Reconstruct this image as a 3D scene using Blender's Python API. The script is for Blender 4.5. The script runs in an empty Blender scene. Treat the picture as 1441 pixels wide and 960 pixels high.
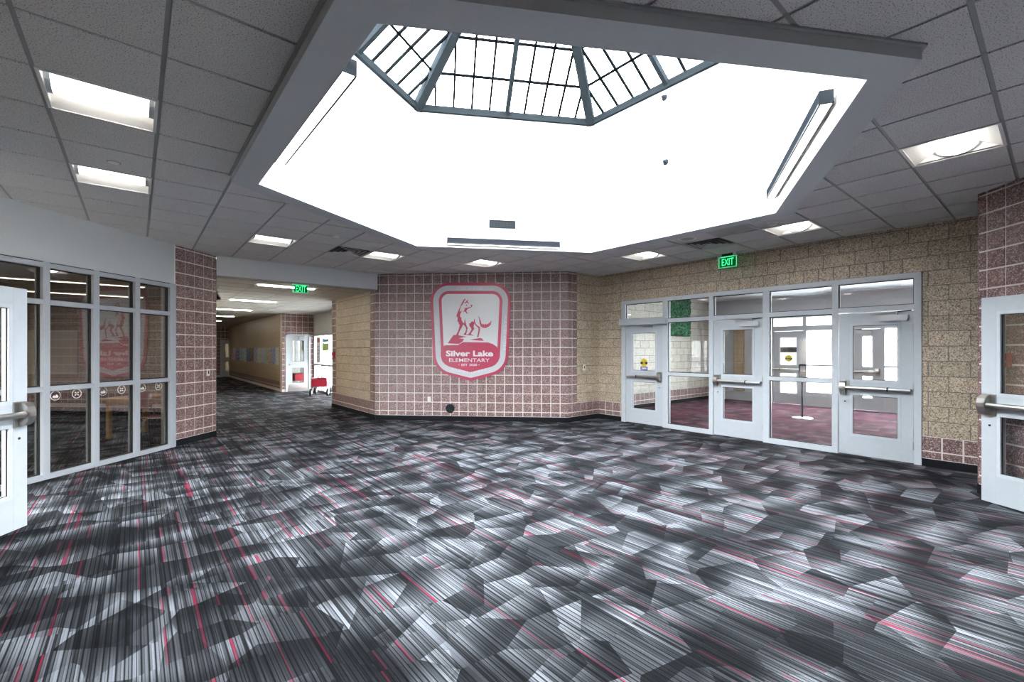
import bpy, bmesh, math, random
from mathutils import Vector, Matrix
from mathutils.geometry import delaunay_2d_cdt, tessellate_polygon
random.seed(7)
R = math.radians
S2 = math.sqrt(2)
scene = bpy.context.scene

# ------------------------------------------------------------------ camera
CAMH = 1.575
TH = R(39.53)
F_PX, CX, HY = 640.4, 720.5, 492.5
cam_d = bpy.data.cameras.new('camera')
cam = bpy.data.objects.new('camera', cam_d)
scene.collection.objects.link(cam)
cam.location = (0, 0, CAMH)
cam.rotation_euler = (R(90), 0, -TH)
cam_d.sensor_width = 36
cam_d.lens = 36 * F_PX / 1441
cam_d.shift_y = 12.5 / 1441
cam_d.clip_start = 0.05
scene.camera = cam

# ------------------------------------------------------------------ world, view
world = bpy.data.worlds.new('overcast_sky')
scene.world = world
world.use_nodes = True
bg = world.node_tree.nodes['Background']
bg.inputs[0].default_value = (0.93, 0.97, 1.0, 1)
bg.inputs[1].default_value = 20.0
vs = scene.view_settings
vs.view_transform = 'Standard'
vs.look = 'None'
vs.gamma = 1
vs.use_curve_mapping = False
vs.exposure = 0.98
LAMP = 5.0            # emission of the white lenses
scene.cycles.use_denoising = True
scene.cycles.max_bounces = 10
scene.cycles.transparent_max_bounces = 24
scene.cycles.diffuse_bounces = 6
scene.cycles.glossy_bounces = 4
scene.cycles.sample_clamp_indirect = 8
scene.cycles.caustics_reflective = False
scene.cycles.caustics_refractive = False

# pixel of the photograph -> direction, then onto the plane the thing touches
_s, _c = math.sin(TH), math.cos(TH)
def ray(x, y):
    a = (x - CX) / F_PX
    return (_s + a * _c, _c - a * _s, (HY - y) / F_PX)
def at_plane(x, y, p, n):
    r = ray(x, y)
    t = (p[0] * n[0] + p[1] * n[1]) / (r[0] * n[0] + r[1] * n[1])
    return Vector((r[0] * t, r[1] * t, CAMH + r[2] * t))

# ------------------------------------------------------------------ materials
class NT:
    def __init__(self, name):
        self.m = bpy.data.materials.new(name)
        self.m.use_nodes = True
        self.t = self.m.node_tree
        self.t.nodes.clear()
        self.out = self.t.nodes.new('ShaderNodeOutputMaterial')
    def n(self, kind, props=None, **ins):
        nd = self.t.nodes.new('ShaderNode' + kind)
        for k, v in (props or {}).items():
            setattr(nd, k, v)
        for k, v in ins.items():
            key = k.replace('_', ' ')
            if key not in nd.inputs:
                key = int(k[1:]) if k[0] == 'i' and k[1:].isdigit() else k
            self.set(nd.inputs[key], v)
        return nd
    def set(self, sock, v):
        if isinstance(v, bpy.types.NodeSocket):
            self.t.links.new(v, sock)
        elif isinstance(v, bpy.types.Node):
            self.t.links.new(v.outputs[0], sock)
        else:
            if sock.type == 'RGBA' and not hasattr(v, '__len__'):
                v = (v, v, v, 1)
            if sock.type == 'RGBA' and len(v) == 3:
                v = tuple(v) + (1,)
            sock.default_value = v
    def math(self, op, a, b=0.0, c=0.0, clamp=False):
        return self.n('Math', dict(operation=op, use_clamp=clamp), i0=a, i1=b, i2=c).outputs[0]
    def mix(self, f, a, b, mode='MIX'):
        nd = self.n('Mix', dict(data_type='RGBA', blend_type=mode))
        self.set(nd.inputs[0], f); self.set(nd.inputs[6], a); self.set(nd.inputs[7], b)
        return nd.outputs[2]
    def ramp(self, f, stops, interp='LINEAR'):
        nd = self.n('ValToRGB'); cr = nd.color_ramp; cr.interpolation = interp
        while len(cr.elements) < len(stops): cr.elements.new(0.5)
        for e, (p, col) in zip(cr.elements, stops):
            e.position = p
            e.color = (col, col, col, 1) if not hasattr(col, '__len__') else tuple(col[:3]) + (1,)
        self.set(nd.inputs[0], f)
        return nd.outputs[0]
    def pos(self):
        return self.n('NewGeometry').outputs['Position']
    def bsdf(self, color, rough=0.5, metal=0.0, bump=None, bump_s=0.2, bump_d=0.01, spec=0.5, **kw):
        b = self.n('BsdfPrincipled')
        self.set(b.inputs['Base Color'], color)
        self.set(b.inputs['Roughness'], rough)
        self.set(b.inputs['Metallic'], metal)
        self.set(b.inputs['Specular IOR Level'], spec)
        for k, v in kw.items():
            self.set(b.inputs[k], v)
        if bump is not None:
            bp = self.n('Bump', Height=bump, Strength=bump_s, Distance=bump_d)
            self.t.links.new(bp.outputs[0], b.inputs['Normal'])
        self.t.links.new(b.outputs[0], self.out.inputs[0])
        return b

def mat_plain(name, col, rough=0.5, metal=0.0, spec=0.5, grain=0.04, scale=60):
    t = NT(name)
    nz = t.n('TexNoise', Vector=t.pos(), Scale=scale, Detail=3.0)
    lo = tuple(c * (1 - grain) for c in col); hi = tuple(min(1, c * (1 + grain)) for c in col)
    c = t.ramp(nz.outputs[0], [(0.3, lo), (0.7, hi)])
    t.bsdf(c, rough, metal, nz.outputs[0], 0.03, 0.002, spec)
    return t.m

def mat_emit(name, col, strength):
    t = NT(name)
    e = t.n('Emission', Color=col, Strength=strength)
    t.t.links.new(e.outputs[0], t.out.inputs[0])
    return t.m

def mat_glass(name, tint, refl=0.04, rough=0.0):
    t = NT(name)
    tr = t.n('BsdfTransparent', Color=tint)
    gl = t.n('BsdfGlossy', Color=(1, 1, 1), Roughness=rough)
    # the same reflectance on the front and the back face of a pane
    ior = t.math('SUBTRACT', 1.5, t.math('MULTIPLY', t.n('NewGeometry').outputs['Backfacing'], 1.5 - 1 / 1.5))
    fr = t.n('Fresnel', IOR=ior)
    f = t.math('ADD', t.math('MULTIPLY', fr.outputs[0], 1.4), refl, clamp=True)
    mx = t.n('MixShader'); t.set(mx.inputs[0], f)
    t.t.links.new(tr.outputs[0], mx.inputs[1]); t.t.links.new(gl.outputs[0], mx.inputs[2])
    t.t.links.new(mx.outputs[0], t.out.inputs[0])
    return t.m

def mat_block(name, dark, mid, light, dens=110, rough=0.45, vary=0.12, spec=0.5):
    """ground-face masonry block: aggregate chips of three tones"""
    t = NT(name)
    p = t.pos()
    vo = t.n('TexVoronoi', Vector=p, Scale=float(dens))
    sep = t.n('SeparateColor', Color=vo.outputs['Color'])
    vo2 = t.n('TexVoronoi', Vector=p, Scale=dens * 2.3)
    sep2 = t.n('SeparateColor', Color=vo2.outputs['Color'])
    v = t.math('ADD', t.math('MULTIPLY', sep.outputs[0], 0.65), t.math('MULTIPLY', sep2.outputs[1], 0.35))
    col = t.ramp(v, [(0.14, dark), (0.42, mid), (0.68, mid), (0.86, light)])
    oi = t.n('ObjectInfo')
    k = t.math('ADD', t.math('MULTIPLY', oi.outputs['Random'], 2 * vary), 1 - vary)
    col = t.mix(1.0, col, t.n('CombineColor', Red=k, Green=k, Blue=k).outputs[0], 'MULTIPLY')
    t.bsdf(col, rough, 0, v, 0.25, 0.002, spec)
    return t.m

def mat_carpet(name, dark, light, red, hue, redamt=0.952, redmix=0.0):
    t = NT(name)
    p = t.pos()
    sp = t.n('SeparateXYZ', Vector=p)
    X, Y = sp.outputs[0], sp.outputs[1]
    wob = t.n('TexNoise', dict(noise_dimensions='1D'), W=X, Scale=11.0, Detail=2.0).outputs[0]
    X = t.math('ADD', X, t.math('MULTIPLY', t.math('SUBTRACT', wob, 0.5), 0.05))
    def shard(sx, sy, rot, scale, seed):
        mp = t.n('Mapping', Vector=p, Location=(seed, seed * .37, 0), Rotation=(0, 0, rot), Scale=(sx, sy, 0))
        vo = t.n('TexVoronoi', dict(voronoi_dimensions='2D'), Vector=mp.outputs[0], Scale=scale, Randomness=1.0)
        sc = t.n('SeparateColor', Color=vo.outputs['Color'])
        d = t.n('VectorMath', dict(operation='SUBTRACT'), i0=mp.outputs[0], i1=vo.outputs['Position'])
        ds = t.n('SeparateXYZ', Vector=d.outputs[0])
        ang = t.math('MULTIPLY', sc.outputs[2], 6.28)
        g = t.math('ADD', t.math('MULTIPLY', ds.outputs[0], t.math('COSINE', ang)),
                   t.math('MULTIPLY', ds.outputs[1], t.math('SINE', ang)))
        return sc, t.math('MULTIPLY', g, scale)
    a, ga = shard(0.8, 1.5, R(24), 2.55, 3.1)
    b, gb = shard(1.55, 0.75, R(-32), 2.4, 9.7)
    # stripes run along the hall; some break where a shard begins
    def stripes(w, key):
        cell = t.math('FLOOR', t.math('DIVIDE', X, w))
        wn = t.n('TexWhiteNoise', dict(noise_dimensions='2D'),
                 Vector=t.n('CombineXYZ', X=cell, Y=t.math('MULTIPLY', key, 91.0)).outputs[0])
        return wn.outputs[0]
    col_ = t.math('FLOOR', t.math('DIVIDE', X, 0.4572))
    tkey = t.n('TexWhiteNoise', dict(noise_dimensions='2D'), Vector=t.n('CombineXYZ', X=col_, Y=t.math('FLOOR', t.math('ADD', t.math('DIVIDE', Y, 1.83), t.math('MULTIPLY', col_, 0.37)))).outputs[0]).outputs[0]
    # bands of yarn with dark gaps between them, each band with its own tone
    def bands(w, key, gap):
        fr = t.math('ABSOLUTE', t.math('SUBTRACT', t.math('FRACT', t.math('DIVIDE', X, w)), 0.5))
        m = t.n('MapRange', dict(interpolation_type='SMOOTHSTEP'), Value=fr, From_Min=0.5 - gap, From_Max=0.5 - gap * .35, To_Min=1.0, To_Max=0.0).outputs[0]
        return t.math('MULTIPLY', m, stripes(w, key))
    st = t.math('ADD', t.math('MULTIPLY', bands(0.0262, tkey, 0.22), 0.60), t.math('MULTIPLY', bands(0.0131, a.outputs[0], 0.20), 0.42))
    st = t.n('MapRange', dict(interpolation_type='LINEAR', clamp=True), Value=st, From_Min=0.06, From_Max=0.85, To_Min=0.0, To_Max=1.0).outputs[0]
    sh = t.math('ADD', t.math('MULTIPLY', a.outputs[1], 0.62), t.math('MULTIPLY', ga, 0.85))
    sh = t.n('MapRange', dict(interpolation_type='SMOOTHSTEP'), Value=sh, From_Min=-0.02, From_Max=0.75, To_Min=0.16, To_Max=1.0).outputs[0]
    sh2 = t.math('ADD', t.math('MULTIPLY', b.outputs[1], 0.8), t.math('MULTIPLY', gb, 0.7))
    sh2 = t.n('MapRange', dict(interpolation_type='SMOOTHSTEP'), Value=sh2, From_Min=0.0, From_Max=0.5, To_Min=0.28, To_Max=1.0).outputs[0]
    v = t.math('MULTIPLY', t.math('MULTIPLY', st, sh), sh2)
    v = t.math('ADD', t.math('MULTIPLY', v, 1.0), t.math('MULTIPLY', t.math('MULTIPLY', sh, sh2), 0.05))
    yarn = t.n('TexNoise', Vector=t.n('Mapping', Vector=p, Scale=(420, 210, 1)).outputs[0], Scale=1.0, Detail=2.0)
    v = t.math('MULTIPLY', v, t.n('MapRange', Value=yarn.outputs[0], From_Min=0.3, From_Max=0.7, To_Min=0.55, To_Max=1.4).outputs[0])
    col = t.mix(v, dark, light)
    if redmix:
        col = t.mix(t.math('MULTIPLY', b.outputs[0], redmix), col, hue)
    rs = t.math('GREATER_THAN', stripes(0.0131, t.math('ADD', t.math('ADD', tkey, 0.13), t.math('MULTIPLY', t.math('FLOOR', t.math('MULTIPLY', a.outputs[2], 2.0)), 0.31))), redamt)
    rk = t.math('MULTIPLY', rs, t.math('ADD', 0.12, t.math('MULTIPLY', t.math('MULTIPLY', sh, sh2), 0.75)))
    col = t.mix(rk, col, red)
    t.bsdf(col, 0.95, 0, yarn.outputs[0], 0.5, 0.004, 0.06)
    return t.m

def mat_ceiling_tile():
    t = NT('ceiling_tile_mineral')
    p = t.pos()
    nz = t.n('TexNoise', Vector=p, Scale=130.0, Detail=3.0, Roughness=0.65)
    pit = t.ramp(nz.outputs[0], [(0.34, 0.10), (0.45, 1.0)])
    oi = t.n('ObjectInfo')
    k = t.math('ADD', t.math('MULTIPLY', oi.outputs['Random'], 0.05), 0.66)
    col = t.mix(1.0, t.n('CombineColor', Red=k, Green=k, Blue=k).outputs[0], pit, 'MULTIPLY')
    t.bsdf(col, 0.9, 0, nz.outputs[0], 0.35, 0.003, 0.2)
    return t.m

def mat_far_masonry():
    t = NT('far_tan_masonry')
    p = t.pos()
    sp = t.n('SeparateXYZ', Vector=p)
    v = t.n('CombineXYZ', X=sp.outputs[1], Y=sp.outputs[2]).outputs[0]
    br = t.n('TexBrick', Vector=v, Color1=(0.40, 0.30, 0.18), Color2=(0.46, 0.35, 0.22), Mortar=(0.22, 0.18, 0.12),
             Scale=1.0, Mortar_Size=0.006, Brick_Width=0.4064, Row_Height=0.2032)
    nz = t.n('TexNoise', Vector=p, Scale=90.0)
    col = t.mix(0.35, br.outputs[0], t.ramp(nz.outputs[0], [(0.3, (0.2, 0.14, 0.08)), (0.7, (0.62, 0.5, 0.34))]))
    t.bsdf(col, 0.4)
    return t.m

def mat_wood():
    t = NT('honey_maple')
    mp = t.n('Mapping', Vector=t.pos(), Scale=(3, 3, 30))
    nz = t.n('TexNoise', Vector=mp.outputs[0], Scale=4.0, Detail=4.0)
    t.bsdf(t.ramp(nz.outputs[0], [(0.3, (0.50, 0.27, 0.08)), (0.7, (0.68, 0.40, 0.14))]), 0.4)
    return t.m

def mat_foliage():
    t = NT('green_moss')
    nz = t.n('TexNoise', Vector=t.pos(), Scale=22.0, Detail=5.0)
    t.bsdf(t.ramp(nz.outputs[0], [(0.35, (0.006, 0.04, 0.02)), (0.55, (0.02, 0.16, 0.065)), (0.75, (0.07, 0.28, 0.14))]), 0.8, 0, nz.outputs[0], 0.6, 0.03)
    return t.m

def mat_brushed(name, col, rough=0.3):
    t = NT(name)
    mp = t.n('Mapping', Vector=t.pos(), Scale=(20, 20, 900))
    nz = t.n('TexNoise', Vector=mp.outputs[0], Scale=1.0)
    t.bsdf(col, t.n('MapRange', Value=nz.outputs[0], To_Min=rough - .08, To_Max=rough + .12).outputs[0], 1.0, nz.outputs[0], 0.05, 0.001)
    return t.m

def mat_perforated():
    t = NT('perforated_metal')
    sp = t.n('SeparateXYZ', Vector=t.pos())
    k = t.n('CombineXYZ', X=t.math('FRACT', t.math('MULTIPLY', sp.outputs[0], 60)), Y=t.math('FRACT', t.math('MULTIPLY', sp.outputs[1], 60))).outputs[0]
    d = t.n('VectorMath', dict(operation='DISTANCE'), i0=k, i1=(0.5, 0.5, 0)).outputs['Value']
    t.bsdf(t.ramp(d, [(0.3, 0.06), (0.36, 0.55)]), 0.5)
    return t.m

M = {}
M['carpet'] = mat_carpet('lobby_carpet', (0.004, 0.0045, 0.0055), (0.25, 0.265, 0.295), (0.23, 0.014, 0.045), (0.3, 0.05, 0.08))
M['carpet_red'] = mat_carpet('vestibule_carpet', (0.02, 0.010, 0.014), (0.26, 0.19, 0.23), (0.20, 0.03, 0.06), (0.11, 0.035, 0.055), 0.80, 0.7)
M['burg'] = mat_block('burgundy_block', (0.045, 0.020, 0.019), (0.205, 0.112, 0.106), (0.66, 0.56, 0.54), 95, 0.4, 0.10)
M['tan'] = mat_block('tan_block', (0.12, 0.083, 0.052), (0.53, 0.425, 0.315), (0.80, 0.72, 0.60), 85, 0.42, 0.09)
M['pale_block'] = mat_block('pale_block', (0.22, 0.21, 0.18), (0.60, 0.59, 0.52), (0.80, 0.79, 0.73), 85, 0.4, 0.08)
M['tan_far'] = mat_far_masonry()
M['grout'] = mat_plain('pale_grout', (0.80, 0.77, 0.73), 0.9, grain=0.1, scale=200)
M['grout_dark'] = mat_plain('grey_mortar', (0.17, 0.16, 0.14), 0.9, grain=0.1, scale=200)
M['base'] = mat_plain('charcoal_carpet_base', (0.013, 0.014, 0.016), 0.95, grain=0.5, scale=300, spec=0.1)
M['gyp'] = mat_plain('painted_gypsum', (0.54, 0.57, 0.59), 0.65, grain=0.02)
M['well'] = mat_plain('white_painted_gypsum', (0.86, 0.87, 0.87), 0.7, grain=0.02)
M['soffit'] = mat_plain('soffit_paint', (0.50, 0.53, 0.56), 0.6, grain=0.02)
M['tile'] = mat_ceiling_tile()
M['tee'] = mat_plain('grid_tee', (0.30, 0.31, 0.32), 0.5)
M['ceil_dark'] = mat_plain('ceiling_plenum', (0.10, 0.10, 0.10), 0.9)
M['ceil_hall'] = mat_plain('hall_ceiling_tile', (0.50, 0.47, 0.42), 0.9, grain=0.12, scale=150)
M['frame'] = mat_plain('painted_steel_frame', (0.62, 0.66, 0.70), 0.38, grain=0.02, scale=15)
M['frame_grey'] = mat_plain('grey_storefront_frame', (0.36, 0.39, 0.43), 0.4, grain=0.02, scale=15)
M['leaf'] = mat_plain('painted_steel_door', (0.56, 0.60, 0.64), 0.4, grain=0.02, scale=15)
M['bead'] = mat_plain('glazing_bead', (0.52, 0.56, 0.60), 0.4)
M['gasket'] = mat_plain('black_gasket', (0.012, 0.013, 0.014), 0.6)
M['alum'] = mat_plain('grey_aluminium', (0.40, 0.42, 0.44), 0.35, 0.6)
M['glass'] = mat_glass('clear_glass', (0.975, 0.985, 0.98), 0.0)
M['glass_dim'] = mat_glass('tinted_glass', (0.82, 0.83, 0.80), 0.10)
M['glass_door'] = mat_glass('wired_door_glass', (0.95, 0.96, 0.96), 0.0)
M['sky_pane'] = mat_glass('skylight_pane', (0.96, 0.98, 1.0), 0.0)
M['steel'] = mat_brushed('brushed_stainless', (0.58, 0.57, 0.54))
M['closer'] = mat_plain('silver_closer', (0.55, 0.56, 0.58), 0.35, 0.5)
M['dark_metal'] = mat_plain('dark_metal', (0.03, 0.032, 0.035), 0.45, 0.5)
M['skybar'] = mat_plain('skylight_bar', (0.018, 0.022, 0.025), 0.8, 0.0, spec=0.0)
M['muntin'] = mat_plain('skylight_grid', (0.006, 0.007, 0.008), 0.8, spec=0.0)
M['fixture'] = mat_plain('grey_fixture', (0.019, 0.022, 0.026), 0.8, 0.0, spec=0.0)
M['cap'] = mat_plain('grey_end_cap', (0.024, 0.028, 0.032), 0.8, spec=0.0)
M['exit_back'] = mat_emit('dark_green_face', (0.0, 0.30, 0.09), 0.12)
M['white'] = mat_plain('white_enamel', (0.80, 0.80, 0.79), 0.4, grain=0.01)
M['plastic'] = mat_plain('white_plastic', (0.78, 0.77, 0.73), 0.4, grain=0.01)
M['lens'] = mat_emit('white_lens', (1.0, 0.97, 0.93), LAMP)
M['lens_fill'] = mat_emit('fill_panel_lens', (1.0, 0.88, 0.70), 8.0)
M['lens_vestibule'] = mat_emit('vestibule_lens', (1.0, 0.98, 0.96), 45.0)
M['lens_hall'] = mat_emit('warm_lens', (1.0, 0.93, 0.84), 10.0)
M['green_glow'] = mat_emit('green_led', (0.03, 1.0, 0.30), 1.1)
M['green_letters'] = mat_emit('green_led_letters', (0.06, 1.0, 0.32), 0.75)
M['acrylic'] = mat_glass('edge_lit_acrylic', (0.80, 0.97, 0.86), 0.03)
M['perf'] = mat_perforated()
M['shield_red'] = mat_plain('crimson_print', (0.44, 0.045, 0.10), 0.35, grain=0.02)
M['shield_grey'] = mat_plain('silver_print', (0.60, 0.63, 0.65), 0.35, grain=0.02)
M['shield_white'] = mat_plain('white_print', (0.84, 0.85, 0.86), 0.35, grain=0.01)
M['shield_text'] = mat_plain('pale_print', (0.80, 0.82, 0.86), 0.35, grain=0.01)
M['wood'] = mat_wood()
M['red_plastic'] = mat_plain('maroon_plastic', (0.26, 0.025, 0.045), 0.4)
M['red_paint'] = mat_plain('red_paint', (0.55, 0.02, 0.04), 0.4)
M['red_cloth'] = mat_plain('red_canvas', (0.42, 0.012, 0.04), 0.85, grain=0.2, scale=120)
M['chrome'] = mat_brushed('chrome_tube', (0.72, 0.73, 0.74), 0.18)
M['rubber'] = mat_plain('black_rubber', (0.02, 0.02, 0.02), 0.7)
M['moss'] = mat_foliage()
M['board'] = mat_plain('whiteboard_enamel', (0.80, 0.77, 0.64), 0.3, grain=0.01)
M['yellow'] = mat_plain('yellow_print', (0.80, 0.66, 0.03), 0.4)
M['blue'] = mat_plain('blue_print', (0.06, 0.07, 0.48), 0.4)
M['black'] = mat_plain('black_print', (0.02, 0.02, 0.02), 0.4)
M['snow'] = mat_plain('snow', (0.82, 0.85, 0.88), 0.9, grain=0.03, scale=2)
M['ext_brick'] = mat_plain('pale_exterior_brick', (0.075, 0.078, 0.082), 0.8, grain=0.1, scale=8)
M['ext_glass'] = mat_plain('grey_window_glass', (0.03, 0.034, 0.04), 0.3)
M['shrub'] = mat_plain('dark_shrub', (0.05, 0.06, 0.045), 0.9, grain=0.3, scale=6)

# ------------------------------------------------------------------ mesh helpers
class MB:
    def __init__(self):
        self.v = []; self.f = []
    def add(self, vs, fs):
        k = len(self.v)
        self.v += [tuple(p) for p in vs]
        self.f += [tuple(i + k for i in f) for f in fs]
        return self
    def box(self, x0, x1, y0, y1, z0, z1):
        vs = [(x, y, z) for z in (z0, z1) for y in (y0, y1) for x in (x0, x1)]
        return self.add(vs, [(0, 2, 3, 1), (4, 5, 7, 6), (0, 1, 5, 4), (2, 6, 7, 3), (0, 4, 6, 2), (1, 3, 7, 5)])
    def tube(self, pts, r, n=10, caps=True):
        pts = [Vector(p) for p in pts]
        rings = []
        for i, p in enumerate(pts):
            d = (pts[min(i + 1, len(pts) - 1)] - pts[max(i - 1, 0)]).normalized()
            u = d.cross(Vector((0, 0, 1)) if abs(d.z) < .95 else Vector((1, 0, 0))).normalized()
            w = d.cross(u)
            rr = r[i] if hasattr(r, '__len__') else r
            rings.append([p + (u * math.cos(2 * math.pi * k / n) + w * math.sin(2 * math.pi * k / n)) * rr for k in range(n)])
        vs = [q for g in rings for q in g]
        fs = []
        for i in range(len(pts) - 1):
            for k in range(n):
                a, b = i * n + k, i * n + (k + 1) % n
                fs.append((a, b, b + n, a + n))
        if caps:
            fs.append(tuple(range(n - 1, -1, -1)))
            fs.append(tuple((len(pts) - 1) * n + k for k in range(n)))
        return self.add(vs, fs)
    def bar(self, a, b, w, h, up=(0, 0, 1)):
        """square bar from a to b; up = side of the height"""
        a, b = Vector(a), Vector(b)
        d = (b - a).normalized(); s = d.cross(Vector(up)).normalized(); u = s.cross(d)
        vs = []
        for p in (a, b):
            for i, j in ((-1, -1), (1, -1), (1, 1), (-1, 1)):
                vs.append(p + s * (i * w / 2) + u * (j * h / 2))
        return self.add(vs, [(0, 1, 2, 3), (7, 6, 5, 4), (0, 4, 5, 1), (1, 5, 6, 2), (2, 6, 7, 3), (3, 7, 4, 0)])
    def lathe(self, prof, n=20, c=(0, 0, 0), axis='z'):
        vs = []
        for r, h in prof:
            for k in range(n):
                a = 2 * math.pi * k / n
                if axis == 'z': p = (c[0] + r * math.cos(a), c[1] + r * math.sin(a), c[2] + h)
                elif axis == 'y': p = (c[0] + r * math.cos(a), c[1] + h, c[2] + r * math.sin(a))
                else: p = (c[0] + h, c[1] + r * math.cos(a), c[2] + r * math.sin(a))
                vs.append(p)
        fs = []
        for i in range(len(prof) - 1):
            for k in range(n):
                a, b = i * n + k, i * n + (k + 1) % n
                fs.append((a, b, b + n, a + n))
        fs.append(tuple(range(n))); fs.append(tuple((len(prof) - 1) * n + k for k in range(n)))
        return self.add(vs, fs)
    def plate(self, poly, y0, y1):
        """polygon in x,z extruded along y"""
        n = len(poly)
        tri = tessellate_polygon([[Vector((p[0], p[1], 0)) for p in poly]])
        vs = [(p[0], y0, p[1]) for p in poly] + [(p[0], y1, p[1]) for p in poly]
        fs = [tuple(t) for t in tri] + [tuple(i + n for i in reversed(t)) for t in tri]
        fs += [(i, (i + 1) % n, (i + 1) % n + n, i + n) for i in range(n)]
        return self.add(vs, fs)
    def slab(self, poly, z0, z1):
        n = len(poly)
        tri = tessellate_polygon([[Vector((p[0], p[1], 0)) for p in poly]])
        vs = [(p[0], p[1], z0) for p in poly] + [(p[0], p[1], z1) for p in poly]
        fs = [tuple(t) for t in tri] + [tuple(i + n for i in reversed(t)) for t in tri]
        fs += [(i, (i + 1) % n, (i + 1) % n + n, i + n) for i in range(n)]
        return self.add(vs, fs)
    def mesh(self, name, mat, smooth=False, bevel=0.0):
        me = bpy.data.meshes.new(name)
        me.from_pydata(self.v, [], self.f)
        bm = bmesh.new(); bm.from_mesh(me)
        bmesh.ops.recalc_face_normals(bm, faces=bm.faces)
        if bevel:
            es = [e for e in bm.edges if len(e.link_faces) == 2 and e.calc_face_angle(0) > 0.6]
            bmesh.ops.bevel(bm, geom=es, offset=bevel, segments=2, affect='EDGES', clamp_overlap=True)
        bm.to_mesh(me); bm.free()
        if smooth:
            for p in me.polygons: p.use_smooth = True
            me.set_sharp_from_angle(angle=R(40))
        me.materials.append(mat)
        return me
    def build(self, name, mat, parent=None, smooth=False, bevel=0.0):
        return link(name, self.mesh(name, mat if not isinstance(mat, str) else M[mat], smooth, bevel), parent)

def link(name, data, parent=None, loc=(0, 0, 0), rotz=0.0):
    o = bpy.data.objects.new(name, data)
    scene.collection.objects.link(o)
    o.location = tuple(loc) + (0,) * (3 - len(loc)); o.rotation_euler = (0, 0, rotz)
    if parent is not None: o.parent = parent
    return o
def tag(o, label=None, cat=None, group=None, kind=None):
    if label: o['label'] = label
    if cat: o['category'] = cat
    if group: o['group'] = group
    if kind: o['kind'] = kind
    return o
def thing(name, label, cat, loc=(0, 0, 0), rotz=0.0, group=None, kind=None):
    return tag(link(name, None, None, loc, rotz), label, cat, group, kind)
def struct(name, label, loc=(0, 0, 0), rotz=0.0):
    return tag(link(name, None, None, loc, rotz), label, None, None, 'structure')
def copy_tree(o, parent=None):
    c = o.copy(); scene.collection.objects.link(c); c.parent = parent
    for ch in list(o.children): copy_tree(ch, c)
    return c
def text_mesh(s, size, mat, extrude=0.001, offset=0.0, spacing=1.0, width=None):
    """flat lettering in the x,z plane facing -y, centred; width stretches it to fit"""
    cu = bpy.data.curves.new('lettering', 'FONT')
    cu.body = s; cu.size = size; cu.extrude = extrude; cu.offset = offset
    cu.align_x = 'CENTER'; cu.align_y = 'CENTER'; cu.space_character = spacing; cu.resolution_u = 4
    ob = bpy.data.objects.new('lettering', cu)
    me = bpy.data.meshes.new_from_object(ob)
    bpy.data.objects.remove(ob); bpy.data.curves.remove(cu)
    xs = [v.co.x for v in me.vertices]; ys = [v.co.y for v in me.vertices]
    mx, my = (min(xs) + max(xs)) / 2, (min(ys) + max(ys)) / 2
    kx = width / (max(xs) - min(xs)) if width else 1.0
    me.transform(Matrix(((kx, 0, 0, -mx * kx), (0, 0, -1, 0), (0, 1, 0, -my), (0, 0, 0, 1))))
    me.materials.clear(); me.materials.append(mat)
    return me

TILE = 0.2032
_cache = {}
def piece_mesh(w, h, d, mat):
    k = (round(w, 3), round(h, 3), round(d, 3), mat)
    if k not in _cache:
        _cache[k] = MB().box(0, w, 0, d, 0, h).mesh('masonry', M[mat])
    return _cache[k]
def rects_minus(r, holes):
    out = [r]
    for hx0, hx1, hz0, hz1 in holes:
        nxt = []
        for x0, x1, z0, z1 in out:
            if hx0 >= x1 or hx1 <= x0 or hz0 >= z1 or hz1 <= z0:
                nxt.append((x0, x1, z0, z1)); continue
            if hz1 < z1: nxt.append((x0, x1, max(z0, hz1), z1))
            if hz0 > z0: nxt.append((x0, x1, z0, min(z1, hz0)))
            za, zb = max(z0, hz0), min(z1, hz1)
            if hx0 > x0: nxt.append((x0, hx0, za, zb))
            if hx1 < x1: nxt.append((hx1, x1, za, zb))
        out = nxt
    return out
def lay(parent, name, mat, x0, x1, z0, z1, tw, off=0.0, bond=False, gap=0.017, holes=(), th=TILE, cap=300, hidden=None, d=0.03):
    """masonry pieces from x0 to x1, courses counted from the floor"""
    made = []
    r0 = int(math.floor(z0 / th + 1e-6))
    r1 = int(math.ceil(z1 / th - 1e-6))
    for r in range(r0, r1):
        o = off + (tw / 2 if bond and r % 2 else 0)
        c0 = int(math.floor((x0 - o) / tw + 1e-6)); c1 = int(math.ceil((x1 - o) / tw - 1e-6))
        for c in range(c0, c1):
            a, b = max(x0, o + c * tw), min(x1, o + (c + 1) * tw)
            lo, hi = max(z0, r * th), min(z1, (r + 1) * th)
            for q in rects_minus((a, b, lo, hi), holes):
                if q[1] - q[0] < 0.03 or q[3] - q[2] < 0.02: continue
                made.append(q)
    if hidden: made.sort(key=lambda q: hidden((q[0] + q[1]) / 2, (q[2] + q[3]) / 2))
    g = gap / 2
    for q in made[:cap]:
        gx0 = g if q[0] > x0 + 1e-4 else 0; gx1 = g if q[1] < x1 - 1e-4 else 0
        link(name, piece_mesh(q[1] - q[0] - gx0 - gx1, q[3] - q[2] - gap, d, mat), parent, (q[0] + gx0, 0, q[2] + g))
    if len(made) > cap:
        mb = MB()
        for q in made[cap:]: mb.box(q[0] + g, q[1] - g, 0, d, q[2] + g, q[3] - g)
        tag(mb.build(name + '_field', mat, parent), kind='stuff')

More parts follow.
